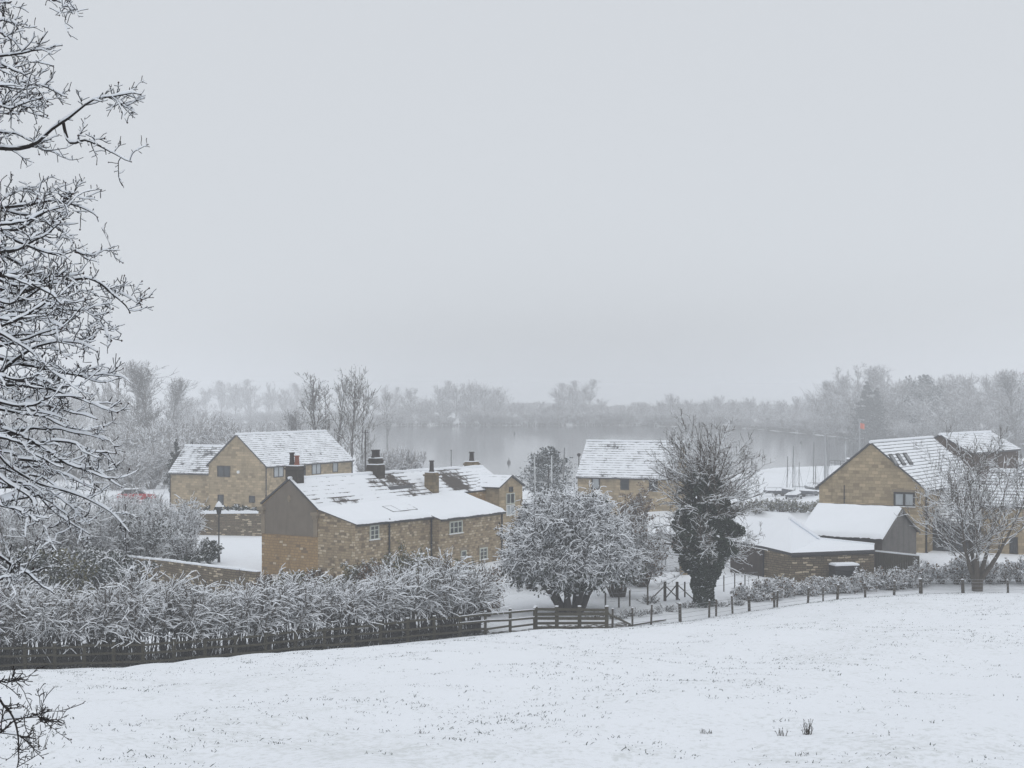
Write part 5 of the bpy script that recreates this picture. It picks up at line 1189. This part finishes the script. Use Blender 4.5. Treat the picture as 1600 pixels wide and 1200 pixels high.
# ---- the hedgerow along the rail fence
def hedge():
    rg = RG(400); root = thing('hedgerow', 'long snow laden hawthorn hedge growing behind the rail fence', 'hedge', gat(420, 75))
    N = 620; px = -90 + 838 * rg.random(N); x0 = (px - 800) / F * 75; y0 = fence_y(x0) + .45 + 2.4 * rg.random(N); S = np.stack([x0, y0, ground_z(x0, y0) - .1], 1)
    top = np.interp(px, [-90, 0, 60, 130, 200, 300, 400, 480, 560, 640, 700, 745, 772], [938, 937, 937, 934, 929, 927, 930, 928, 917, 905, 898, 906, 938]); H = (CZ - (top - HZ) / F * y0 - S[:, 2]) * (.66 + .34 * rg.random(N) ** 1.4) * (1 + .10 * np.sin(px * .031) + .07 * np.sin(px * .083 + 2))
    H = np.clip(H, 1.2, 5)
    tp, tr = limbs(S, np.stack([.10 * rg.normal(size=N), .10 * rg.normal(size=N), np.ones(N)], 1), H, np.full(N, .042), np.full(N, .014), 6, .10, .12, rg)
    big = rg.random(N) < .16; tr[big] *= 2.1
    n = 17; s, d, rr, t = sprout(tp, tr, n, .36, 1, 30, 85, rg, .85, .10); d = norm(d + np.array([.40, -.22, 0])); l1 = (.55 + 1.1 * rg.random(len(s)) ** 1.3) * (1.0 + .1 * t)
    p1, r1 = limbs(s, d, l1, np.full(len(s), .016), np.full(len(s), .010), 6, .13, .10, rg, .42)
    s, d, rr, t = sprout(p1, r1, 4, .2, 1, 18, 55, rg, 1, .08); l2 = (.22 + .55 * rg.random(len(s)))
    p2, r2 = limbs(s, d, l2, np.full(len(s), .0115), np.full(len(s), .0075), 3, .16, .05, rg, .35)
    lowp = (p1[:, 0, 2] - ground_z(p1[:, 0, 0], p1[:, 0, 1])); kp = rg.random(len(p1)) < np.clip((lowp - .95) / 1.0, .10, 1); k2 = np.repeat(kp, 4)
    mesh('stems', [tubes(tp, tr, 5)], [M['bark'], M['snow']], root)
    mesh('twigs', [tubes(p1[kp], r1[kp], 4, .93, rg, 2.5), tubes(p2[k2], r2[k2], 4, .9, rg, 2.5)], [M['bark_brown'], M['snow']], root)
    # bare suckers in the hedge bottom
    n = 1500; px = -90 + 835 * rg.random(n); x = (px - 800) / F * 75; y = fence_y(x) + .25 + 2.2 * rg.random(n); S = np.stack([x, y, ground_z(x, y) - .05], 1)
    q, qr = limbs(S, np.stack([.25 * rg.normal(size=n), .25 * rg.normal(size=n), np.ones(n)], 1), .5 + 1.2 * rg.random(n), np.full(n, .018), np.full(n, .010), 4, .18, .05, rg)
    mesh('suckers', [tubes(q, qr, 4, .12, rg, .8)], [M['bark'], M['snow']], root)
hedge()

# dark litter under the hedge and by the fence corner, where no snow has settled
def litter():
    rg = RG(420); mb = MB()
    xs = np.linspace(-31, 6.3, 240); lo, hi = [], []
    for x in xs:
        y = fence_y(x); e = .30 + .35 * abs(math.sin(x * 1.3)) + .3 * rg.random(); f = (2.2 if x < -1.2 else .5) + .4 * rg.random()
        if x > 1.5: e, f = .9 + .4 * rg.random(), 1.6 + .5 * rg.random()
        lo.append((x, y - e)); hi.append((x, y + f))
    K = 7
    for i in range(len(xs) - 1):
        for k in range(K):
            c = []
            for (P, Q, f) in ((lo[i], hi[i], k / K), (lo[i + 1], hi[i + 1], k / K), (lo[i + 1], hi[i + 1], (k + 1) / K), (lo[i], hi[i], (k + 1) / K)):
                x, y = P[0] + (Q[0] - P[0]) * f, P[1] + (Q[1] - P[1]) * f; c.append((x, y, gz(x, y) + .025))
            mb.poly(c)
    m, t, b = newmat('hedge_bottom_litter'); g = NT(t); tc = g.n('ShaderNodeTexCoord'); f = g.noise(tc.outputs['Object'], 3.0, 6, .7)
    g.l(g.mix(g.smooth(f, .50, .60), (.045, .038, .025), tuple(SNOW)), b.inputs['Base Color']); b.inputs['Roughness'].default_value = 1
    o = mb.build('hedge_bottom', m); o['kind'] = 'structure'; o['label'] = 'dark leaf litter and thin snow under the hedge and fence'
litter()

# ---- reeds and dead sedge along the far water's edge
def reeds():
    rg = RG(425); N = 11000; f = 6 * rg.random(N); i = f.astype(int); f = f - i; q = LP[i] * (1 - f)[:, None] + LP[i + 1] * f[:, None]; q = q * (1 - (.002 - .004 * rg.random(N)))[:, None]
    x, D = q[:, 0], q[:, 1]; px = 800 + F * x / D; n = np.sin(px * .09) + np.sin(px * .23 + 1) + rg.normal(size=N) * .5; k = n > -1.2; x, D = x[k], D[k]
    S = np.stack([x, D, np.maximum(ground_z(x, D), 0) - .05], 1); m = len(S)
    q, r = limbs(S, np.stack([.2 * rg.normal(size=m), .2 * rg.normal(size=m), np.ones(m)], 1), .5 + 1.1 * rg.random(m), np.full(m, .10), np.full(m, .04), 2, .1, 0, rg)
    o = arr_mesh('reeds', *tubes(q, r, 3), [M['reed']]); o['kind'] = 'stuff'; o['label'] = 'dark dead reeds fringing the far shore of the lake'
reeds()

# ---- grass pricking through the snow
def grass():
    rg = RG(430); N = 30000
    Y = 22 + 76 * rg.random(N) ** .80; px = -60 + 1720 * rg.random(N); X = (px - 800) / F * Y
    dens = .35 + .35 * np.sin(X * .42 + 1.3 * np.sin(Y * .16)) * np.sin(Y * .34 + X * .13) + .3 * np.sin(X * 1.3 + 2 * np.sin(Y * .5)) * np.sin(Y * .9 - X * .3) + .30 * rg.normal(size=N); keep = (dens > .58) & (Y < fence_y(X) - .2)
    X, Y = X[keep], Y[keep]
    xe = np.linspace(-30, 31, 2600) + rg.normal(size=2600) * .3; ye = fence_y(xe) - np.abs(rg.normal(size=2600)) * np.where(xe < 7, 1.3, 1.8) - .1
    X = np.concatenate([X, xe]); Y = np.concatenate([Y, ye]); k = 4; n = len(X)
    B = np.repeat(np.stack([X, Y, ground_z(X, Y)], 1), k, 0); sp = .07 * (1 + .5 * rg.random((n * k, 1))); B[:, :2] += rg.normal(size=(n * k, 2)) * sp
    B[:, 2] = ground_z(B[:, 0], B[:, 1]) - .01
    a = rg.random(n * k) * 6.28; lean = .4 + 1.1 * rg.random(n * k); h = (.020 + .052 * rg.random(n * k)) * np.repeat(.4 + 1.0 * rg.random(n) ** 2, k); w = .005 + .009 * rg.random(n * k)
    d = np.stack([np.cos(a) * lean, np.sin(a) * lean, np.ones(n * k)], 1); sd = np.stack([-np.sin(a), np.cos(a), a * 0], 1)
    V = np.stack([B - sd * w[:, None], B + sd * w[:, None], B + d * h[:, None] * .6 + sd * w[:, None] * .7, B + d * h[:, None] - Z3 * (h * .25)[:, None]], 1)
    o = arr_mesh('grass', V.reshape(-1, 3), np.arange(n * k * 4).reshape(-1, 4), np.zeros(n * k), [M['grass']]); o['kind'] = 'stuff'; o['label'] = 'withered grass tips pricking through the snow'
    def tuft(label, px, py, h, nn, spread, seed, mat):
        rg = RG(seed); Y = 24.
        for _ in range(40): Y = (CZ - gz((px - 800) / F * Y, Y)) * F / (py - HZ)
        p = gat(px, Y); r = thing('grass_tuft', label, 'grass tuft', p)
        q, qr = limbs(p + np.stack([rg.normal(size=nn) * spread, rg.normal(size=nn) * spread, np.full(nn, -.02)], 1), np.stack([.22 * rg.normal(size=nn), .22 * rg.normal(size=nn), np.ones(nn)], 1), h * (.4 + .7 * rg.random(nn)), np.full(nn, .006), np.full(nn, .003), 4, .1, .02, rg)
        s, d, rr, t = sprout(q, qr, 4, .4, 1, 20, 50, rg); z, zr = limbs(s, d, np.full(len(s), h * .12), np.full(len(s), .004), np.full(len(s), .002), 2, .2, 0, rg)
        mesh('stalks', [tubes(q, qr, 4, .3, rg, .8)], [mat, M['snow']], r); mesh('seed_leaves', [tubes(z, zr, 3)], [mat], r)
    tuft('tallest dead weed tuft standing in the open snowfield', 1262, 1148, .30, 22, .05, 440, M['post']); tuft('small dead tuft beside the tallest weed tuft', 1222, 1150, .16, 10, .05, 441, M['post'])
    tuft('dark low tuft in the snow, some way from the weed tuft', 1103, 1146, .11, 18, .05, 442, M['litter']); tuft('dark clod of grass near the lower edge of the field', 1255, 1180, .07, 16, .06, 443, M['litter'])
    tuft('withered tuft in the snow by the hawthorn twigs', 60, 1170, .35, 8, .06, 445, M['post']); tuft('low withered tuft in the middle of the snowfield', 662, 1146, .08, 14, .06, 446, M['litter'])
grass()
# ------------------------------------------------------------------ fences
def rail_fence():
    r = thing('rail_fence', 'dark mossy three rail timber fence along the hedge', 'fence', gat(400, 73))
    pts = [(-70, 1060), (40, 1050), (230, 1047), (400, 1030), (600, 1010), (740, 995), (835, 985)]
    xs = np.array([(px - 800) / F * (12.5 * F / (py - HZ)) for px, py in pts]); x0, x1 = xs[0], xs[-1]
    n = 21; X = np.linspace(x0, x1, n); rg = RG(500); P = []
    for x in X:
        y = float(fence_y(x)); p = np.array([x, y, gz(x, y)]); P.append(p); mb = MB(); w = .07 + .012 * rg.random(); h = 1.22 + .08 * rg.random()
        mb.box(p - Z3 * .2, (w, 0, 0), (0, w * .8, 0), h + .2); po = mb.build('post', M['fence'], r)
        mb = MB(); mb.box(p + Z3 * (h + .002), (w * .95, 0, 0), (0, w * .75, 0), .05); mb.build('cap_snow', M['snow'], po)
    for a, b in zip(P[:-1], P[1:]):
        for z in (.36, .74, 1.12):
            j = rg.normal(size=2) * .02; o = np.array([0, -.085, 0]); mb = MB(); p, q = a + o + Z3 * (z + j[0]), b + o + Z3 * (z + j[1]); mb.bar(p, q, .04, .10); ra = mb.build('rail', M['fence'], r)
            if z > .5 and a[0] > -3.2:
                mb = MB(); mb.bar(p + Z3 * .068, q + Z3 * .068, .04, .03); mb.build('rail_snow', M['snow'], ra)
rail_fence()
def hurdle():
    r = thing('field_gate', 'heavy dark five barred timber panel below the round tree', 'gate', gat(895, 81))
    a, b = gat(837, 82.1), gat(948, 81.0); d = unit(b - a); L = np.linalg.norm(b - a); rg = RG(510); o = np.array([d[1], -d[0], 0]) * .08
    for i, z in enumerate((.16, .42, .66, .90, 1.14)):
        mb = MB(); mb.bar(a + Z3 * (z + .03 * rg.normal()) + o, b + Z3 * (z - .12 + .03 * rg.normal()) + o, .05, .14 + .02 * rg.random()); bo = mb.build('bar', M['fence'], r)
    for f in (0, .30, .62, 1.0):
        p = a + (b - a) * f; mb = MB(); mb.box(p - Z3 * .2, np.array([d[0], d[1], 0]) * .085, np.array([-d[1], d[0], 0]) * .08, 1.48 - .12 * f); po = mb.build('post', M['fence'], r)
        mb = MB(); mb.box(p + Z3 * (1.284 - .12 * f), np.array([d[0], d[1], 0]) * .08, np.array([-d[1], d[0], 0]) * .075, .05); mb.build('cap_snow', M['snow'], po)
    c = gat(950, 80.9); e = gat(985, 81.8); mb = MB(); mb.bar(c + Z3 * .78, e + Z3 * .12, .07, .10); mb.build('brace', M['fence'], r)
hurdle()
def wire_fence():
    r = thing('wire_fence', 'post and wire stock fence running past the ivy covered tree', 'fence', gat(1200, 91)); rg = RG(520); T = []
    for px, h, w in [(957, 1.1, .05), (988, 1.05, .045), (1017, 1.15, .045), (1063, 1.05, .075), (1108, 1.0, .05), (1119, 1.0, .05), (1145, 1.05, .05), (1171, .95, .07), (1210, .98, .06), (1214, 1.0, .05), (1262, .95, .06), (1286, .9, .04), (1308, .92, .07), (1352, .9, .06), (1397, .92, .07), (1439, .95, .10), (1505, .9, .09), (1575, .85, .06), (1640, .95, .07)]:
        D = 90.
        for _ in range(20): x = (px - 800) / F * D; D = float(fence_y(x))
        p = gat(px, D); l = rg.normal(size=2) * .04; w *= 1.25; mb = MB(); mb.tube([p - Z3 * .2, p + Z3 * h + np.array([l[0], l[1], 0])], [w, w * .92], 7); po = mb.build('post', M['post'], r); T.append(p)
        mb = MB(); q = p + Z3 * h + np.array([l[0], l[1], 0]); mb.tube([q, q + Z3 * .03, q + Z3 * .055], [w * .95, w * .8, w * .3], 7); mb.build('cap_snow', M['snow'], po)
    for z in (.25, .5, .72, .9):
        mb = MB(); mb.tube([p + np.array([0, -.07, z]) for p in T], .009, 4); mb.build('wire', M['alu'], r)
    # the inner fence with slanting struts
    r = thing('garden_fence', 'thin inner wire fence with slanting timber struts near the round tree', 'fence', gat(1040, 101)); T = []
    for px, py, h, w in [(1012, 944, 1.1, .05), (1039, 938, 1.2, .09), (1058, 937, 1.1, .09), (1070, 934, .95, .05), (1131, 932, 1.0, .035), (1148, 930, 1.0, .035), (1164, 928, 1.0, .035), (1185, 926, .9, .035), (946, 950, .95, .05), (967, 948, .95, .05), (984, 946, .95, .05)]:
        p = gat(px, 12.45 * F / (py - HZ)); mb = MB(); mb.tube([p - Z3 * .2, p + Z3 * h], [w, w], 6); mb.build('post', M['post'], r); T.append(p)
    for i, dx in ((1, -.9), (1, .9), (2, -.75), (2, .95)):
        p = T[i]; mb = MB(); mb.bar(p + Z3 * .95, p + np.array([dx, -.1, .08]), .06, .06); mb.build('strut', M['post'], r)
    T.sort(key=lambda q: q[0])
    for z in (.4, .85): mb = MB(); mb.tube([p + Z3 * z for p in T], .008, 4); mb.build('wire', M['alu'], r)
    # sawn rail lying in the snow at the corner, and a fallen branch by the ivy trunk
    a, b = gat(982, 83.4), gat(1040, 85.5); r = thing('fallen_rail', 'pale fence rail lying in the snow by the timber panel', 'rail', a); mb = MB(); mb.bar(a + Z3 * .07, b + Z3 * .09, .09, .07); mb.build('rail', M['post'], r); mb = MB(); mb.bar(a + Z3 * .125, b + Z3 * .145, .08, .03); mb.build('rail_snow', M['snow'], r)
wire_fence()

# ------------------------------------------------------------------ the hawthorn close by, its boughs reaching into the view
def hawthorn():
    rg = RG(600); DP = 7.0
    base = np.array([-3.55, DP + .3, gz(-3.55, DP + .3)])
    r = thing('hawthorn_tree', 'hawthorn close at hand with dark thorny twigs thickly lined with snow', 'tree', base)
    B = [[(0, 232), (55, 230), (75, 203), (100, 190), (110, 180), (133, 163), (147, 153), (177, 152), (207, 143), (222, 147)], [(100, 192), (105, 210), (107, 225), (130, 217), (157, 230), (180, 240), (202, 254)],
         [(-40, 232), (0, 233), (30, 232), (55, 230), (78, 236), (95, 241)], [(0, 130), (30, 128), (67, 133), (85, 143), (103, 152)], [(170, 152), (182, 156), (195, 166), (210, 176)],
         [(0, 2), (16, 4)], [(80, -3), (110, 12), (122, 17)], [(-10, 30), (10, 33), (30, 39)], [(-10, 48), (10, 56), (24, 64)], [(0, 100), (15, 105), (40, 118), (62, 140), (72, 157)],
         [(0, 325), (47, 320), (80, 313), (100, 317), (127, 322), (153, 337)], [(0, 312), (33, 297), (60, 293)], [(100, 316), (108, 303), (116, 300)], [(0, 328), (57, 338), (90, 353), (107, 370), (118, 391)], [(118, 394), (130, 397), (147, 398), (165, 390), (177, 385)],
         [(30, 340), (55, 358), (80, 380), (95, 392)], [(-20, 350), (20, 372), (50, 388), (90, 400), (118, 394)], [(0, 395), (30, 412), (60, 428), (100, 442), (123, 458), (143, 478), (157, 498), (187, 520)],
         [(103, 437), (125, 434), (147, 437), (167, 453), (190, 472), (203, 490)], [(155, 446), (187, 457), (217, 475)], [(147, 490), (160, 510), (175, 531)], [(0, 510), (35, 495), (67, 477), (83, 462), (113, 457)], [(67, 478), (95, 484), (125, 485), (140, 482)],
         [(65, 488), (80, 505), (98, 512)], [(0, 580), (30, 557), (60, 540), (90, 533), (123, 535), (150, 550)], [(123, 535), (135, 532), (147, 528)], [(0, 560), (50, 572), (93, 582), (133, 587), (160, 582), (187, 585)], [(0, 600), (50, 603), (100, 613), (133, 623), (160, 640), (183, 643)],
         [(0, 560), (60, 562), (100, 575), (125, 590), (165, 598)], [(0, 660), (33, 697), (77, 687), (110, 690), (143, 705), (180, 707)], [(0, 710), (20, 733), (67, 757), (100, 767), (133, 777), (173, 798), (188, 818), (204, 833)], [(30, 715), (70, 720), (100, 720), (127, 727), (160, 740), (190, 761)],
         [(0, 745), (30, 765), (50, 775), (62, 804), (69, 830), (77, 853), (90, 858)], [(40, 760), (70, 778), (100, 800), (110, 815), (111, 830)], [(80, 770), (115, 793), (130, 812), (142, 820)], [(0, 868), (27, 887), (53, 903), (72, 919), (84, 926)], [(0, 905), (20, 900), (38, 893)],
         [(0, 640), (40, 645), (80, 655), (110, 668), (137, 676)], [(0, 675), (60, 668), (100, 672), (140, 680), (172, 690)], [(0, 1093), (23, 1123), (30, 1153), (27, 1200), (25, 1225)], [(-10, 1152), (20, 1127), (50, 1118), (83, 1110)], [(58, 1120), (72, 1130), (87, 1142)], [(-10, 1066), (22, 1063)], [(30, 1150), (40, 1158), (50, 1160)],
         [(0, 465), (50, 470), (95, 476)], [(0, 430), (45, 440), (80, 460), (95, 475)], [(0, 540), (40, 530), (80, 515), (105, 512)], [(0, 625), (60, 630), (115, 645), (150, 655)], [(0, 730), (60, 728), (110, 745), (150, 765)], [(0, 790), (40, 800), (60, 815)], [(0, 520), (45, 545), (75, 575), (110, 600)]]
    # extra boughs filling the dense flank of the tree
    for k in range(34):
        y = 330 + 460 * rg.random(); l = (70 + 80 * rg.random()) * (.75 + .5 * math.exp(-((y - 620) / 150) ** 2)); s = -.35 + .75 * rg.random() + (y - 560) / 700
        B.append([(-30, y - 8), (l * .3, y + s * l * .25 + rg.normal() * 6), (l * .65, y + s * l * .6 + rg.normal() * 8), (l, y + s * l + rg.normal() * 8)])
    for k in range(8):
        y = 90 + 150 * rg.random(); l = 45 + 50 * rg.random(); s = -.3 + .7 * rg.random(); B.append([(-30, y - 5), (l * .3, y + s * l * .25 + rg.normal() * 5), (l * .65, y + s * l * .6 + rg.normal() * 6), (l, y + s * l + rg.normal() * 6)])
    K = 16; P1, R1, LOW = [], [], []
    for k, b in enumerate(B):
        d = DP + (.55 * rg.normal() if k > 2 else .1 * rg.normal()); q = np.array(b, float); sl = np.concatenate([[0], np.cumsum(np.linalg.norm(np.diff(q, axis=0), axis=1))]); t = np.linspace(0, sl[-1], K + 1)
        x, y = np.interp(t, sl, q[:, 0]), np.interp(t, sl, q[:, 1]); dd = d + .25 * (t / max(sl[-1], 1) - .3) * rg.normal(); pts = np.stack([(x - 800) / F * dd, dd * np.ones_like(x), CZ + (HZ - y) / F * dd], 1)
        pts = pts + rg.normal(size=pts.shape) * .004
        pts[1:-1] = .5 * pts[1:-1] + .25 * (pts[2:] + pts[:-2]); P1.append(pts); r0 = .0040 + .000028 * sl[-1]; R1.append(np.linspace(r0, .0023, K + 1) * (.75 if b[0][1] > 1000 else 1)); LOW.append(b[0][1] > 1000)
    P1, R1 = np.array(P1), np.array(R1)
    # the bole and the limbs that carry the boughs, beyond the edge of the view
    bole = np.array([base - Z3 * .2, base + np.array([.05, 0, .9]), base + np.array([-.02, .02, 1.9]), base + np.array([.1, 0, 2.9]), base + np.array([.05, .05, 4.0]), base + np.array([.12, 0, 5.2]), base + np.array([.05, .05, 6.3])])
    TP = np.array([bole]); TR = np.array([[.19, .15, .13, .10, .075, .045, .02]])
    L, LR = [], []
    for k in range(len(P1)):
        e = P1[k, 0]
        if e[0] > -2.25: continue
        zz = np.clip(e[2] - .15 - .5 * rg.random(), base[2] + .5, base[2] + 6.0); s = np.array([np.interp(zz, bole[:, 2], bole[:, i]) for i in range(3)]); t = np.linspace(0, 1, 9)[:, None]
        c = s * (1 - t) + e * t + Z3 * np.sin(t * np.pi) * .12 + rg.normal(size=(9, 3)) * .018 * np.sin(t * np.pi); L.append(c); LR.append(np.linspace(.020, R1[k, 0], 9))
    L, LR = np.array(L), np.array(LR)
    # boughs on the other sides of the tree
    n = 34; a = rg.random(n) * 6.28; a = a[(np.cos(a) < .35)]; n = len(a); hz = 1.2 + 4.6 * rg.random(n); S = np.stack([np.interp(base[2] + hz, bole[:, 2], bole[:, i]) for i in range(3)], 1)
    ob, obr = limbs(S, np.stack([np.cos(a), np.sin(a) * .9, .25 + 0 * a], 1), 1.1 + .7 * rg.random(n), np.full(n, .022), np.full(n, .004), 16, .10, 0, rg)
    ALL, AR = np.concatenate([P1, ob]), np.concatenate([R1, obr])
    LOWM = np.array(LOW + [False] * len(ob)); q_ = P1.shape[0]
    def shoots(P, R, n, lo, hi, l, rs, K, seed, t0=.05):
        g = RG(seed); s, d, rr, t = sprout(P, R, n, t0, 1, lo, hi, g, 1, .22); d = norm(d * np.array([1, .75, 1])); ll = l * (.35 + .9 * g.random(len(s)) ** 1.3)
        return limbs(s, d, ll, np.minimum(rr * .75, rs), np.full(len(s), .0018), K, .2, .03, g)
    p2, r2 = shoots(ALL, AR, 8, 28, 70, .14, .0030, 6, 601); p3, r3 = shoots(p2, r2, 6, 30, 80, .045, .0023, 3, 602, .1); p4, r4 = shoots(ALL, AR, 16, 40, 85, .03, .0025, 3, 603)
    mesh('trunk', [tubes(TP, TR, 10), tubes(L, LR, 7)], [M['thorn']], r)
    mesh('twigs', [tubes(ALL, AR, 6), tubes(p2, r2, 5), tubes(p3, r3, 4), tubes(p4, r4, 4)], [M['thorn']], r)
    # snow lying along the upper side of the twigs, in runs with gaps
    def lie(P, R, prob, h, seed, run=True):
        g = RG(seed); N, K1, _ = P.shape; T = norm(np.gradient(P, axis=1)); flat = np.sqrt(np.clip(1 - T[..., 2] ** 2, 0, 1))
        nz = g.random((N, K1)); nz = .5 * nz + .25 * np.roll(nz, 1, 1) + .25 * np.roll(nz, -1, 1); on = np.clip((nz - (1 - prob) * .62) * 5, 0, 1) * np.clip((flat - .3) * 2.5, 0, 1)
        hh = h * (.55 + .75 * g.random((N, K1))) * on; hh[:, -1] *= .3
        W = (R * 1.15 + hh * .42) * (on > .03); C = P + Z3 * (R * .4 + hh * .5)[..., None]
        sd = norm(np.cross(T, Z3) + 1e-6); S = 7; ang = np.arange(S) * 2 * np.pi / S
        ry = np.maximum(hh * .62, 1e-4)[..., None]; V = np.stack([C + sd * (np.cos(q) * W)[..., None] + Z3 * np.sin(q) * ry for q in ang], 2)
        keep = (on[:, 1:] + on[:, :-1]) > .06
        base_ = (np.arange(N)[:, None] * K1 + np.arange(K1 - 1)[None])[..., None] * S; j = np.arange(S); j2 = (j + 1) % S
        Q = np.stack([base_ + j, base_ + j2, base_ + S + j2, base_ + S + j], -1)[keep].reshape(-1, 4)
        return V.reshape(-1, 3), Q, np.zeros(len(Q))
    parts = [lie(ALL[~LOWM], AR[~LOWM], .84, .011, 610), lie(p2[~np.repeat(LOWM, 8)], r2[~np.repeat(LOWM, 8)], .62, .0068, 611), lie(p3[~np.repeat(LOWM, 48)], r3[~np.repeat(LOWM, 48)], .36, .0045, 612), lie(p4[~np.repeat(LOWM, 16)], r4[~np.repeat(LOWM, 16)], .36, .006, 613), lie(L, LR, .9, .03, 614)]
    arr_mesh('snow', *merge(parts), [M['snow_soft']], r, smooth=True)
    # haws and buds at the tips
    g = RG(620); tips = np.concatenate([ALL[:, -1], p2[g.random(len(p2)) < .30][:, -1], p3[g.random(len(p3)) < .05][:, -1]]); n = len(tips); oc = np.array([[1, 0, 0], [0, 1, 0], [-1, 0, 0], [0, -1, 0], [0, 0, 1.1], [0, 0, -1.1]]); fs = np.array([[0, 1, 4], [1, 2, 4], [2, 3, 4], [3, 0, 4], [1, 0, 5], [2, 1, 5], [3, 2, 5], [0, 3, 5]])
    V = tips[:, None] + oc[None] * (.0035 + .0022 * g.random((n, 1, 1))); Q = (fs[None] + np.arange(n)[:, None, None] * 6).reshape(-1, 3); hw = arr_mesh('haws', V.reshape(-1, 3), Q, np.zeros(len(Q)), [M['berry']], r); hw['kind'] = 'stuff'
M['snow_soft'] = snow_mat('soft_twig_snow', .004, 60)
hawthorn()

# the grown forms that were only copied from are not part of the scene
for o in protos:
    for c in list(o.children): bpy.data.objects.remove(c)
    bpy.data.objects.remove(o)
